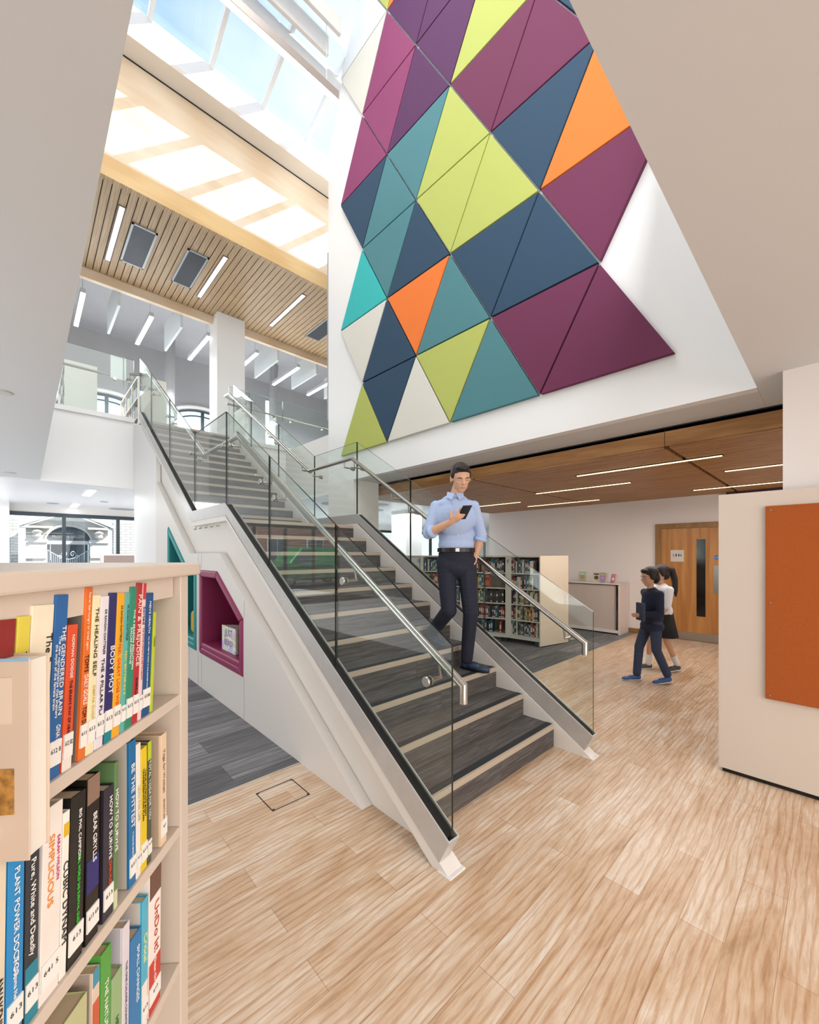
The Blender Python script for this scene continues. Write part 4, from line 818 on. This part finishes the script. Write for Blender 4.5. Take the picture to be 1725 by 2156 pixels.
struct(box('ground_street', -30, 30, 13.7, 60, -.25, -.15, ROAD))
YM = 26
mw = empty('museum_gateway', (1.54, YM, -.15), 'classical stone gateway with pediment, arch and iron gates across the street', 'gateway')
mw.scale = (.70, 1, 1)
def mp_(o): return bring(o, mw)
def arc(cx_, zc_, r, n=20, a0=0, a1=math.pi, q=.6): return [(cx_+r*math.cos(a0+(a1-a0)*i/n), zc_+q*r*math.sin(a0+(a1-a0)*i/n)) for i in range(n+1)]
cxm = 1.54; zs_ = 2.15
mp_(MB().prism([(cxm-2.2, zs_), (cxm-1.25, zs_)]+arc(cxm, zs_, 1.22)[::-1][0:0]+[(cxm-1.22, zs_)]+[(x, z) for x, z in arc(cxm, zs_, 1.22)[::-1]]+[(cxm+2.2, zs_), (cxm+2.2, 2.82), (cxm, 3.5), (cxm-2.2, 2.82)], 'y', YM-.1, YM+.5).build('arch_wall', ASH))
mp_(MB().box(cxm-2.2, cxm-1.15, YM-.25, YM+.5, -.15, zs_).box(cxm-2.25, cxm-1.1, YM-.32, YM, 2.05, 2.2).box(cxm-2.2, cxm-1.15, YM-.33, YM, 1.3, 1.4).box(cxm-2.1, cxm-1.25, YM-.33, YM, .6, .95).box(cxm-2.1, cxm-1.25, YM-.33, YM, .05, .4).build('pier', ASH))
mp_(MB().box(cxm+1.15, cxm+2.2, YM-.25, YM+.5, -.15, zs_).box(cxm+1.1, cxm+2.25, YM-.32, YM, 2.05, 2.2).box(cxm+1.15, cxm+2.2, YM-.33, YM, 1.3, 1.4).box(cxm+1.25, cxm+2.1, YM-.33, YM, .6, .95).box(cxm+1.25, cxm+2.1, YM-.33, YM, .05, .4).build('pier', ASH))
mp_(MB().prism([(cxm-2.5, 2.78), (cxm, 3.62), (cxm+2.5, 2.78), (cxm+2.5, 2.93), (cxm, 3.84), (cxm-2.5, 2.93)], 'y', YM-.55, YM+.1).box(cxm-2.5, cxm-1.0, YM-.5, YM, 2.72, 2.82).box(cxm+1.0, cxm+2.5, YM-.5, YM, 2.72, 2.82).build('pediment', ASH))
mp_(MB().tube([(x, YM-.12, z) for x, z in arc(cxm, zs_, 1.25)], .07, 6).build('arch_moulding', ASH))
for sx_ in (-1, 1): mp_(MB().lathe((cxm+sx_*1.65, YM-.3, 2.45), [(.05, -.22), (.24, -.12), (.2, 0), (.3, .1), (.2, .16), (.05, .24)], 'z', 10).build('carved_boss', ASH))
mp_(MB().prism([(cxm-1.22, zs_)]+arc(cxm, zs_, 1.22)[::-1]+[(cxm+1.22, zs_)], 'y', YM+.12, YM+.2).box(cxm-1.15, cxm+1.15, YM+.8, YM+.85, -.15, zs_).build('dark_recess', NIGHT))
mp_(MB().box(cxm-1.2, cxm+1.2, YM+.02, YM+.14, 1.98, 2.14).build('transom', ASH))
tt = text('MUSEUM & GALLERY', .2, frameM((cxm, YM+.08, 2.36), (1, 0, 0), (0, 0, 1)), mat('gold_lettering', 'e0c48a', .5), mw, fit=1.75); tt.location = tuple(-Vector(mw.location))
g = MB(); k = 0
for i in range(23):
    x = cxm-1.1+i*.1; zt_ = 1.25+.45*abs((x-cxm)/1.1)**1.5
    g.tube([(x, YM+.1, -.1), (x, YM+.1, zt_)], .012, 5)
g.tube([(cxm-1.1+i*.1, YM+.1, 1.25+.45*abs((i*.1-1.1)/1.1)**1.5) for i in range(23)], .02, 5)
for sx_ in (-1, 1):
    g.tube([(cxm+sx_*(.22+.16*math.cos(t*.5)*(1-t/18)), YM+.1, 1.5+.16*math.sin(t*.5)*(1-t/18)) for t in range(16)], .022, 5)
    g.tube([(cxm+sx_*(.45+.12*math.cos(t*.5)*(1-t/18)), YM+.1, 1.35+.12*math.sin(t*.5)*(1-t/18)) for t in range(16)], .018, 5)
mp_(g.build('iron_gate', IRON)); 
for xx in (-.98, .86): mp_(MB().box(cxm+xx, cxm+xx+.03, YM+.05, YM+.15, 1.2, 2.0).build('gate_post', IRON))
for xx, zz_ in ((-.35, .35), (.35, .3)): mp_(box('gate_notice', cxm+xx-.15, cxm+xx+.15, YM+.04, YM+.06, zz_, zz_+.28, WHITE2))
tag(MB().box(cxm+1.8, 24, YM, YM+.5, -.15, 6.5).build('stone_wall', STONE), 'pale rubble stone wall of the museum across the street', 'wall')
aw = empty('arched_window', (5.4, YM, 1), 'small arched window with pale bars in the stone wall across the street', 'window')
AWP = [(5.05, .3), (5.05, 1.9)]+arc(5.4, 1.9, .35, 10, q=1)[::-1][1:-1]+[(5.75, 1.9), (5.75, .3)]
bring(MB().prism(AWP, 'y', YM-.03, YM+.02).build('glazing', mat('pale_green_glass', '8fb5aa', .2)), aw)
bring(MB().tube([(p[0], YM-.04, p[1]) for p in AWP], .04, 6).box(5.38, 5.42, YM-.05, YM, .3, 2.2).box(5.05, 5.75, YM-.05, YM, .8, .84).box(5.05, 5.75, YM-.05, YM, 1.35, 1.39).box(5.05, 5.75, YM-.05, YM, 1.88, 1.92).build('frame', WHITE2), aw)
tag(MB().box(-3.9, cxm-1.8, YM+.6, YM+1, -.15, 6.5).build('stone_wall', STONE), 'shaded stone wall left of the museum gateway', 'wall')
bb = empty('brick_building', (-12, YM, -.15), 'red brick building beyond the street, seen mirrored in the stair glass', 'building')
bring(MB().box(-26, -4, YM, YM+3, -.15, 9).build('facade', BRICK), bb)
for i in range(7):
    for z0 in (.9, 4.2): 
        xx = -24.5+i*2.9; f_ = bring(MB().box(xx-.08, xx+1.28, YM-.06, YM, z0-.08, z0+1.68).build('window', WHITE2), bb); MB().box(xx, xx+.57, YM-.08, YM-.05, z0, z0+1.6).box(xx+.63, xx+1.2, YM-.08, YM-.05, z0, z0+1.6).build('pane', NIGHT, f_)
def car(x, y, rz, L, Wd, H_, col, label, van=False, name='car'):
    t = empty(name, (x, y, -.15), label, 'van' if van else 'car', rot=(0, 0, rz)); m = mat('car_'+col, col, .25, .2, coat=1)
    h1 = H_*.55
    if van: pr = [(-L/2, .35), (-L/2, H_*.92), (-L/2+.1, H_), (L/2-1.5, H_), (L/2-.85, h1+.15), (L/2-.05, h1-.1), (L/2, .35)]
    else: pr = [(-L/2, .35), (-L/2, h1), (-L/2+.25, h1+.1), (-L/2+.75, H_), (L/2-1.9, H_), (L/2-1.15, h1+.08), (L/2-.1, h1-.15), (L/2, .35)]
    MB().prism(pr, 'y', -Wd/2, Wd/2).build('body', m, t, bevel=.08, segs=3)
    if van: gp = [(L/2-1.95, h1+.12), (L/2-1.95, H_-.15), (L/2-1.5, H_-.15), (L/2-1.0, h1+.12)]
    else: gp = [(-L/2+.5, h1+.1), (-L/2+.85, H_-.1), (L/2-1.95, H_-.1), (L/2-1.35, h1+.1)]
    MB().prism(gp, 'y', -Wd/2-.012, Wd/2+.012).build('side_windows', NIGHT, t)
    if not van: MB().prism([(-L/2+.22, h1+.14), (-L/2+.66, H_-.06), (-L/2+.62, H_-.04), (-L/2+.18, h1+.16)], 'y', -Wd/2+.2, Wd/2-.2).build('rear_window', NIGHT, t)
    for sx_ in (-1, 1):
        for sy in (-1, 1):
            w_ = MB().lathe((sx_*(L/2-.85), sy*(Wd/2-.1)-.1, .33), [(.2, 0), (.33, .02), (.33, .18), (.2, .2)], 'y', 20).build('wheel', RUB, t)
            MB().lathe((sx_*(L/2-.85), sy*(Wd/2-.1)-.105, .33), [(.05, 0), (.19, .004), (.19, .206), (.05, .21)], 'y', 12).build('hubcap', STEEL, w_)
    for sy in (-1, 1): MB().box(-L/2-.02, -L/2+.05, sy*(Wd/2-.2)-.1, sy*(Wd/2-.2)+.1, h1-.3, h1-.05).build('tail_light', mat('tail_red', 'b3202a', .3), t)
    box('number_plate', -L/2-.03, -L/2+.02, -.25, .25, .55, .67, mat('plate_yellow', 'e2c24a', .5), t)
    return t
car(-8.0, 19.2, 0, 4.9, 1.9, 2.0, '1fa35a', 'bright green delivery van parked outside, mirrored in the stair glass', True, 'van')
car(-14.2, 19.0, .15, 4.5, 1.8, 1.65, '3a4450', 'dark grey hatchback parked outside, mirrored in the stair glass')
car(10.6, 18.6, .05, 4.3, 1.75, 1.5, '2f6fa8', 'blue car parked in the street behind the man')
car(16.0, 18.8, 0, 4.3, 1.75, 1.5, '9fb7c4', 'pale silver-blue car parked in the street farther right')
# low brown unit by the street window
lw = empty('low_display_unit', (1.7, 12.2, 0), 'low brown-fronted display unit in front of the street windows', 'display unit')
bring(MB().box(1.32, 2.3, 12.0, 12.4, 0, 1.50).build('body', mat('unit_cream', 'd9d0c6', .6)), lw); bring(MB().box(1.35, 2.28, 11.985, 12.002, .05, 1.47).build('front_panel', mat('unit_brown', '76665f', .6)), lw)
# ================= PEOPLE =================
SKIN = mat('skin', 'd8a98c', .5); SKINK = mat('skin_tan', 'd2a284', .5); HAIR = mat('dark_hair', '1d1512', .55, bump=.3, vs_=120, stretch=(1, 1, .2)); 
def V3(*a): return Vector(a)
def cap(mb, a, b, ra, rb, n=5, flat=None):
    a, b = Vector(a), Vector(b); N = max(2, int((b-a).length/(min(ra, rb)*.5)))
    for i in range(N+1):
        t = i/N; r = ra+(rb-ra)*t; mb.ell(a.lerp(b, t), (r, r, r), 12, 8)
def oell(mb, c, r, fwd, up, n=20, m=14):
    """ellipsoid with radii (side, forward, up) oriented"""
    f = Vector(fwd).normalized(); u = Vector(up).normalized(); s = f.cross(u).normalized(); u = s.cross(f)
    M = Matrix((s, f, u)).transposed(); mb.ell(c, r, n, m, M)
def head(mb, c, f, u, k=1.0, hair=None, male=True):
    f = Vector(f).normalized(); u = Vector(u); u = (u-f*u.dot(f)).normalized(); s = f.cross(u)
    P = lambda a, b, d: Vector(c)+(s*a+f*b+u*d)*k
    oell(mb, P(0, -.012, .028), (.075*k, .092*k, .085*k), f, u)      # cranium
    oell(mb, P(0, .022, -.035), (.058*k, .062*k, .072*k), f, u)      # face
    oell(mb, P(0, .045, -.078), (.032*k, .034*k, .028*k), f, u)      # chin
    oell(mb, P(0, .02, -.062), (.052*k, .05*k, .035*k), f, u)        # jaw
    oell(mb, P(0, .068, .022), (.045*k, .018*k, .012*k), f, u)       # brow
    for e_ in (-1, 1):
        oell(mb, P(e_*.034, .062, -.018), (.018*k, .018*k, .014*k), f, u)  # cheeks
        oell(mb, P(e_*.076, -.008, -.008), (.010*k, .020*k, .030*k), f, u) # ears
    mb.tube([P(0, .078, .012), P(0, .098, -.022), P(0, .084, -.030)], [.009*k, .0135*k, .011*k], 8)   # nose
    oell(mb, P(0, .083, -.050), (.021*k, .011*k, .0045*k), f, u); oell(mb, P(0, .082, -.058), (.018*k, .010*k, .0055*k), f, u)
    return P, s, f, u
def face_parts(P, f, u, k, parent):
    for e_ in (-1, 1):
        mb = MB(); oell(mb, P(e_*.031, .0735, .002), (.0115*k, .005*k, .0034*k), f, u, 12, 8); mb.build('eye', mat('eye_white', 'e8e2da', .3), parent, smooth=True)
        mb = MB(); oell(mb, P(e_*.031, .0772, .0005), (.0046*k, .0024*k, .0036*k), f, u, 10, 6); mb.build('iris', mat('iris_brown', '2a1a12', .3), parent, smooth=True)
        MB().tube([P(e_*.014, .082, .018), P(e_*.030, .083, .023), P(e_*.046, .070, .018)], [.0030*k, .0038*k, .002*k], 6).build('eyebrow', HAIR, parent, smooth=True)
    mb = MB(); oell(mb, P(0, .088, -.054), (.0195*k, .0065*k, .0042*k), f, u, 12, 8); mb.build('lips', mat('lips', 'b06a60', .5), parent, smooth=True)
def hand(mb, w, d, palm_n, k=1.0, curl=.5, side=1):
    """w wrist, d finger direction, palm_n palm normal; five separate fingers"""
    d = Vector(d).normalized(); n = Vector(palm_n); n = (n-d*n.dot(d)).normalized(); s = d.cross(n)*side; w = Vector(w)
    oell(mb, w+d*.045*k, (.040*k, .048*k, .015*k), d, n, 14, 8); cap(mb, w-d*.02*k, w+d*.02*k, .024*k, .022*k)
    for i, (o_, L) in enumerate(((-.030, .058), (-.010, .072), (.011, .078), (.031, .070))):
        p = w+d*.078*k+s*o_*k*-1; a = curl; dirn = d
        r = .0085*k
        for j, f_ in enumerate((.45, .32, .23)):
            dirn = (dirn*math.cos(a)+n*math.sin(a)).normalized(); q = p+dirn*L*f_*k; mb.tube([p, q], [r, r*.93], 8); mb.ell(q, (r*.95,)*3, 8, 6); p = q; r *= .93; n_new = (n*math.cos(a)-d*math.sin(a)); 
            d2 = dirn
            a = curl*.9
            dirn = d2 if j == 9 else dirn
    t0 = w+d*.02*k+s*.032*k; t1 = t0+(d*.6+s*.5+n*.5).normalized()*.038*k; t2 = t1+(d*.8+n*.5).normalized()*.030*k
    cap(mb, w+d*.02*k+s*.015*k, t0, .015*k, .013*k); cap(mb, t0, t1, .012*k, .0105*k); cap(mb, t1, t2, .0105*k, .0085*k)
def shoe(name, heel, d, k, m, parent, sole):
    d = Vector(d).normalized(); h = Vector(heel); mb = MB(); s = d.cross(Vector((0, 0, 1))).normalized(); up = s.cross(d)
    if up.z < 0: up = -up
    oell(mb, h+d*.02*k+up*.045*k, (.036*k, .045*k, .045*k), d, up); oell(mb, h+d*.10*k+up*.038*k, (.040*k, .08*k, .036*k), d, up); oell(mb, h+d*.18*k+up*.026*k, (.044*k, .075*k, .026*k), d, up); oell(mb, h+d*.03*k+up*.075*k, (.034*k, .04*k, .03*k), d, up)
    o = remesh_obj(mb, name, m, .006, parent, 4)
    sp_ = MB(); n = 18; pts = []
    for i in range(n):
        t = 2*math.pi*i/n; a = math.cos(t); b = math.sin(t); pts.append(h+d*(.105+.145*a)*k+s*(b*(.036+.010*(a > 0))*k))
    sp_.add([p+up*.002 for p in pts]+[p+up*.016*k for p in pts], [tuple(range(n))[::-1], tuple(range(n, 2*n))]+[(i, (i+1) % n, n+(i+1) % n, n+i) for i in range(n)])
    sp_.build('sole', sole, o); return o
# ---------- man on the stairs ----------
man = empty('person', (2.7, 2.2, .51), 'person in pale blue shirt and dark trousers walking down the stairs, looking at a phone', 'person')
SHR, SHL = V3(2.500, 2.320, 1.925), V3(2.722, 2.095, 1.925); NK = (SHR+SHL)/2+V3(0, 0, .035)
EBR, WRR = V3(2.425, 2.335, 1.672), V3(2.428, 2.085, 1.755); EBL, WRL = V3(2.800, 2.075, 1.66), V3(2.770, 2.125, 1.46)
fw_ = V3(-.715, -.70, 0).normalized(); sd = V3(.70, -.715, 0)          # facing; his left side
PV = V3(2.665, 2.235, 1.46); HPR, HPL = PV-sd*.085+V3(0, 0, -.03), PV+sd*.085+V3(0, 0, -.03)
KNR, ANR = V3(2.575, 2.24, 1.03), V3(2.635, 2.52, .775); KNL, ANL = V3(2.715, 2.12, 1.01), V3(2.755, 2.195, .60)
HD = V3(2.600, 2.135, 2.125); hf = V3(-.50, -.80, -.42).normalized(); hu = V3(-.25, -.30, .92)
b = MB(); P_, hs, hff, huu = head(b, HD, hf, hu, 1.02)
cap(b, NK+V3(0, 0, -.02), HD+V3(.02, .03, -.05), .058, .052)
oell(b, (SHR+SHL)/2+V3(0, 0, -.12), (.145, .080, .14), fw_, (0, 0, 1)); oell(b, PV+V3(0, 0, .12), (.135, .09, .15), fw_, (0, 0, 1)); oell(b, PV, (.15, .10, .12), fw_, (0, 0, 1))
for a, c_, d_, s_, pn in ((SHR, EBR, WRR, 1, (.55, -.1, .45)), (SHL, EBL, WRL, -1, (-.6, -.5, 0))):
    cap(b, a+V3(0, 0, -.035), c_, .036, .036); cap(b, c_, d_, .041, .026)
hand(b, WRR, V3(.10, -.75, .45), V3(.55, .35, .75), 1.0, .45, 1); hand(b, WRL, V3(-.15, .1, -1), V3(-.7, .3, 0), .95, .25, -1)
for h_, k_, a_ in ((HPR, KNR, ANR), (HPL, KNL, ANL)): cap(b, h_, k_, .078, .052); cap(b, k_, a_, .052, .036)
body = remesh_obj(b, 'body', SKIN, .0065, None, 4); bring(body, man)
face_holder = man
def addp(fn):
    before = set(bpy.data.objects); fn(); 
    for o in set(bpy.data.objects)-before:
        if o.parent is None: bring(o, man)
def fparts():
    face_parts(P_, hff, huu, 1.02, None)
addp(fparts)
hb = MB(); 
oell(hb, P_(0, -.020, .048), (.080, .094, .078), hff, huu); oell(hb, P_(0, .030, .092), (.058, .052, .028), hff, huu); oell(hb, P_(.02, .052, .098), (.035, .032, .022), hff, huu); oell(hb, P_(0, -.06, .0), (.066, .05, .065), hff, huu)
for e_ in (-1, 1): oell(hb, P_(e_*.070, .004, .030), (.014, .03, .034), hff, huu)
bring(remesh_obj(hb, 'hair', HAIR, .006, None, 3), man)
# shirt
SHM = bpy.data.materials.new('striped_shirt'); SHM.use_nodes = True
t = SHM.node_tree; bs_ = t.nodes['Principled BSDF']; wv = t.nodes.new('ShaderNodeTexWave'); wv.inputs['Scale'].default_value = 55; tc = t.nodes.new('ShaderNodeTexCoord'); rr_ = t.nodes.new('ShaderNodeValToRGB'); mpn = t.nodes.new('ShaderNodeMapping'); mpn.inputs['Rotation'].default_value = (0, 0, .75)
rr_.color_ramp.elements[0].color = lin('93aedb'); rr_.color_ramp.elements[1].color = lin('c3d2ee'); t.links.new(tc.outputs['Object'], mpn.inputs[0]); t.links.new(mpn.outputs[0], wv.inputs['Vector']); t.links.new(wv.outputs['Fac'], rr_.inputs[0]); t.links.new(rr_.outputs[0], bs_.inputs['Base Color']); bs_.inputs['Roughness'].default_value = .8
sh = MB()
oell(sh, (SHR+SHL)/2+V3(0, 0, -.005), (.175, .075, .050), fw_, (0, 0, 1)); oell(sh, (SHR+SHL)/2+V3(0, 0, .025), (.11, .07, .05), fw_, (0, 0, 1)); oell(sh, (SHR+SHL)/2+V3(0, 0, -.12), (.172, .100, .17), fw_, (0, 0, 1)); oell(sh, PV+V3(0, 0, .19), (.152, .108, .17), fw_, (0, 0, 1)); oell(sh, PV+V3(0, 0, .12), (.155, .112, .10), fw_, (0, 0, 1))
cap(sh, SHR+V3(0, 0, -.025), EBR+(EBR-SHR)*-.06, .050, .050); cap(sh, SHL+V3(0, 0, -.025), EBL, .050, .050); cap(sh, EBR, EBR.lerp(WRR, .18), .050, .046); cap(sh, EBL, EBL.lerp(WRL, .12), .050, .046)
cap(sh, NK+V3(0, 0, -.05), NK+V3(0, 0, -.01), .085, .064)
bring(remesh_obj(sh, 'shirt', SHM, .007, None, 5), man)
# collar and cuffs
cl = MB(); 
for e_ in (-1, 1):
    c0 = NK+V3(0, 0, .035)+fw_*.075; cl.add([tuple(c0+sd*e_*.004), tuple(c0+sd*e_*.062-fw_*.035+V3(0, 0, .018)), tuple(c0+sd*e_*.070-fw_*.01+V3(0, 0, -.03)), tuple(c0+sd*e_*.030+fw_*.022+V3(0, 0, -.055))], [(0, 1, 2, 3)])
co = cl.build('collar', SHM); sm_ = co.modifiers.new('s', 'SOLIDIFY'); sm_.thickness = .006; bring(co, man)
bring(MB().tube([NK+V3(0, 0, .0)+Vector((math.cos(t), math.sin(t), 0))*.066+V3(0, 0, .018) for t in [i*math.pi/8 for i in range(17)]], .012, 8).build('collar_band', SHM, smooth=True), man)
for e0, e1, r in ((EBR, WRR, .053), (EBL, WRL, .053)):
    a = e0.lerp(e1, .10); c_ = e0.lerp(e1, .24); bring(MB().tube([a, a.lerp(c_, .5), c_], [r+.003, r+.004, r], 20).build('cuff', SHM, smooth=True), man)
for i in range(5): 
    c0 = PV+fw_*(.125 if i > 1 else .122)+V3(0, 0, .12+i*.075); bring(MB().ell(c0, (.005, .005, .005), 8, 6).build('button', WHITE2, smooth=True), man)
TRO = mat('navy_trousers', '1b1e30', .8, bump=.1, vs_=60)
tr = MB(); oell(tr, PV+V3(0, 0, .01), (.152, .108, .085), fw_, (0, 0, 1)); oell(tr, PV+V3(0, 0, .045), (.155, .114, .045), fw_, (0, 0, 1)); oell(tr, PV+V3(0, 0, -.07), (.158, .114, .10), fw_, (0, 0, 1))
for h_, k_, a_ in ((HPR, KNR, ANR), (HPL, KNL, ANL)):
    cap(tr, h_, k_, .090, .068); cap(tr, k_, a_+(k_-a_)*.02, .066, .054)
bring(remesh_obj(tr, 'trousers', TRO, .007, None, 5), man)
bl = MB(); n = 28; ring = []
for r_, z_ in ((1.0, .058), (1.02, .058), (1.02, .092), (1.0, .092)):
    for i in range(n):
        t = 2*math.pi*i/n; ring.append(PV+sd*math.cos(t)*.158*r_+fw_*math.sin(t)*.118*r_+V3(0, 0, z_))
bl.add(ring, [(j*n+i, j*n+(i+1) % n, ((j+1) % 4)*n+(i+1) % n, ((j+1) % 4)*n+i) for j in range(4) for i in range(n)])
bring(bl.build('belt', mat('black_leather', '121212', .4)), man)
bk = PV+fw_*.122+V3(0, 0, .075); bring(MB().box(-.016, .016, -.004, .004, -.014, .014).build('belt_buckle', STEEL), man); bkl = [o for o in man.children if o.name == 'belt_buckle'][0]; bkl.data.transform(frameM(tuple(bk), tuple(sd), tuple(fw_)))
SHO = mat('blue_shoe', '2c3c55', .4)
def shoe_p(*a):
    o = shoe(*a); bring(o, man); return o
shoe_p('shoe', (2.765, 2.235, .509), (.12, -.98, 0), 1.0, SHO, None, RUB); shoe_p('shoe', (2.645, 2.575, .735), (-.1, -.93, -.16), 1.0, SHO, None, RUB)
ph = empty('phone', (2.46, 1.95, 1.84), 'dark mobile phone held up in the right hand of the man on the stairs', 'phone')
PM_ = frameM((2.462, 1.985, 1.822), (.80, -.45, .05), (-.25, -.55, .50))
MB().box(-.037, .037, -.074, .074, -.004, .004).build('case', mat('phone_black', '18191c', .3), ph, bevel=.003).data.transform(PM_); MB().box(-.034, .034, -.068, .068, .0041, .0047).build('screen', mat('phone_screen', '2a3038', .1), ph).data.transform(PM_)
for o in ph.children: o.location = tuple(-Vector(ph.location))
# ---------- two children ----------
def child(root, fd, k, girl):
    fd = Vector(fd).normalized(); s_ = fd.cross(Vector((0, 0, 1))); root = Vector(root)
    Q = lambda a, f_, z: root+s_*a*k+fd*f_*k+V3(0, 0, z*k)     # a: to the child's right
    if girl: lb = 'person in white blouse and black skirt with dark ponytail, walking before the oak door'
    else: lb = 'person in navy blazer and blue trousers with short dark hair, carrying a folder'
    t = empty('person', tuple(root), lb, 'person'); J = {}
    step_ = .14
    J['hd'] = Q(0, .03, 1.235); J['nk'] = Q(0, 0, 1.10); J['pv'] = Q(0, 0, .72)
    legs = [(Q(.07, .0, .70), Q(.07, .07+.04, .40), Q(.07, step_+.0, .07)), (Q(-.07, 0, .70), Q(-.07, -.01, .39), Q(-.07, -step_, .10))]
    arms = [(Q(.15, 0, 1.04), Q(.18, -.09, .82), Q(.16, -.02, .62)), (Q(-.15, 0, 1.04), Q(-.18, .05, .82), Q(-.16, .17, .68))]
    if not girl: arms[1] = (Q(-.15, 0, 1.04), Q(-.19, .02, .82), Q(-.10, .18, .80))
    b = MB(); P2_, hs2, hf2, hu2 = head(b, J['hd'], fd*.97+V3(0, 0, -.2), (0, 0, 1), k*.98); cap(b, J['nk']+V3(0, 0, -.06), J['hd']+V3(0, 0, -.06), .040*k, .036*k)
    oell(b, Q(0, 0, .95), (.115*k, .07*k, .17*k), fd, (0, 0, 1)); oell(b, J['pv'], (.11*k, .08*k, .10*k), fd, (0, 0, 1))
    for h_, kn, an in legs: cap(b, h_, kn, .058*k, .040*k); cap(b, kn, an, .040*k, .028*k)
    for a, e_, w_ in arms: cap(b, a, e_, .032*k, .027*k); cap(b, e_, w_, .027*k, .019*k); hand(b, w_, (w_-e_), s_, .72*k, .3)
    def add(o): bring(o, t); return o
    add(remesh_obj(b, 'body', SKINK, .007, None, 4)); bef = set(bpy.data.objects); face_parts(P2_, hf2, hu2, k*.98, None)
    for o in set(bpy.data.objects)-bef: bring(o, t)
    hb = MB(); kk = k*.98
    oell(hb, P2_(0, -.022, .042), (.084*kk, .096*kk, .082*kk), hf2, hu2); oell(hb, P2_(0, -.06, -.02), (.072*kk, .052*kk, .075*kk), hf2, hu2); oell(hb, P2_(0, .045, .078), (.06*kk, .035*kk, .03*kk), hf2, hu2)
    for e_ in (-1, 1): oell(hb, P2_(e_*.072, -.005, .01), (.018*kk, .036*kk, .05*kk), hf2, hu2)
    if girl: hb.tube([P2_(0, -.10, .05), P2_(0, -.16, .02), P2_(0, -.17, -.12), P2_(0, -.15, -.26), P2_(0, -.14, -.34)], [.03, .04, .038, .03, .008], 12)
    add(remesh_obj(hb, 'hair', HAIR, .007, None, 3))
    tm_ = mat('white_blouse', 'e9e9ee', .8) if girl else mat('navy_blazer', '1e2740', .85)
    c_ = MB(); oell(c_, Q(0, 0, 1.02), (.155*k, .09*k, .08*k), fd, (0, 0, 1)); oell(c_, Q(0, 0, .93), (.14*k, .098*k, .19*k), fd, (0, 0, 1)); oell(c_, Q(0, 0, .76), (.14*k, .105*k, .12*k), fd, (0, 0, 1))
    if not girl: oell(c_, Q(0, 0, .66), (.15*k, .115*k, .09*k), fd, (0, 0, 1))
    for a, e_, w_ in arms:
        cap(c_, a, e_, .046*k, .042*k)
        if not girl: cap(c_, e_, e_.lerp(w_, .9), .042*k, .034*k)
    add(remesh_obj(c_, 'blouse' if girl else 'blazer', tm_, .008, None, 4))
    if girl:
        sk_ = MB(); N = 28
        prof = [(.118, .80), (.135, .72), (.165, .58), (.195, .44), (.188, .44), (.12, .70)]
        vs_ = [root+(s_*math.cos(2*math.pi*i/N)*r*(1+.03*math.cos(8*math.pi*i/N*2)) + fd*math.sin(2*math.pi*i/N)*r*.85)*k+V3(0, 0, z*k) for r, z in prof for i in range(N)]
        sk_.add(vs_, [(j*N+i, j*N+(i+1) % N, (j+1)*N+(i+1) % N, (j+1)*N+i) for j in range(5) for i in range(N)]); add(sk_.build('skirt', mat('black_skirt', '1c1f22', .85), smooth=True))
        for h_, kn, an in legs: add(MB().tube([an.lerp(kn, .35), an, an+V3(0, 0, -.02)], [.040*k, .034*k, .034*k], 14).build('sock', mat('white_sock', 'e6e4e0', .9), smooth=True))
    else:
        tr = MB(); oell(tr, J['pv'], (.125*k, .095*k, .10*k), fd, (0, 0, 1))
        for h_, kn, an in legs: cap(tr, h_, kn, .070*k, .054*k); cap(tr, kn, an+(kn-an)*.05, .052*k, .046*k)
        add(remesh_obj(tr, 'trousers', mat('blue_trousers', '36435c', .85), .008, None, 4))
        c0 = Q(-.10, .19, .84); 
        add(MB().box(-.07, .07, -.015, .015, -.10, .10).build('folder', mat('folder_navy', '232d48', .6))).data.transform(frameM(tuple(c0), tuple(s_), tuple(fd)))
    sm2 = mat('trainer_blue', '3a5f9a', .5) if not girl else mat('trainer_grey', '4a4c50', .5); sole2 = mat('sole_white', 'dcd8d2', .6)
    for i, (h_, kn, an) in enumerate(legs):
        z_ = .002 if i == 0 else .02
        h0 = Vector((an.x, an.y, z_))-fd*.03; add(shoe('shoe', tuple(h0), fd+V3(0, 0, 0 if i == 0 else -.12), k*.82, sm2, None, sole2))
    return t
WD = V3(-.726, .6875, 0)
child((5.34, 1.50, 0), WD, 1.0, False); child((5.98, 1.56, 0), WD+V3(-.1, .1, 0), 1.01, True)
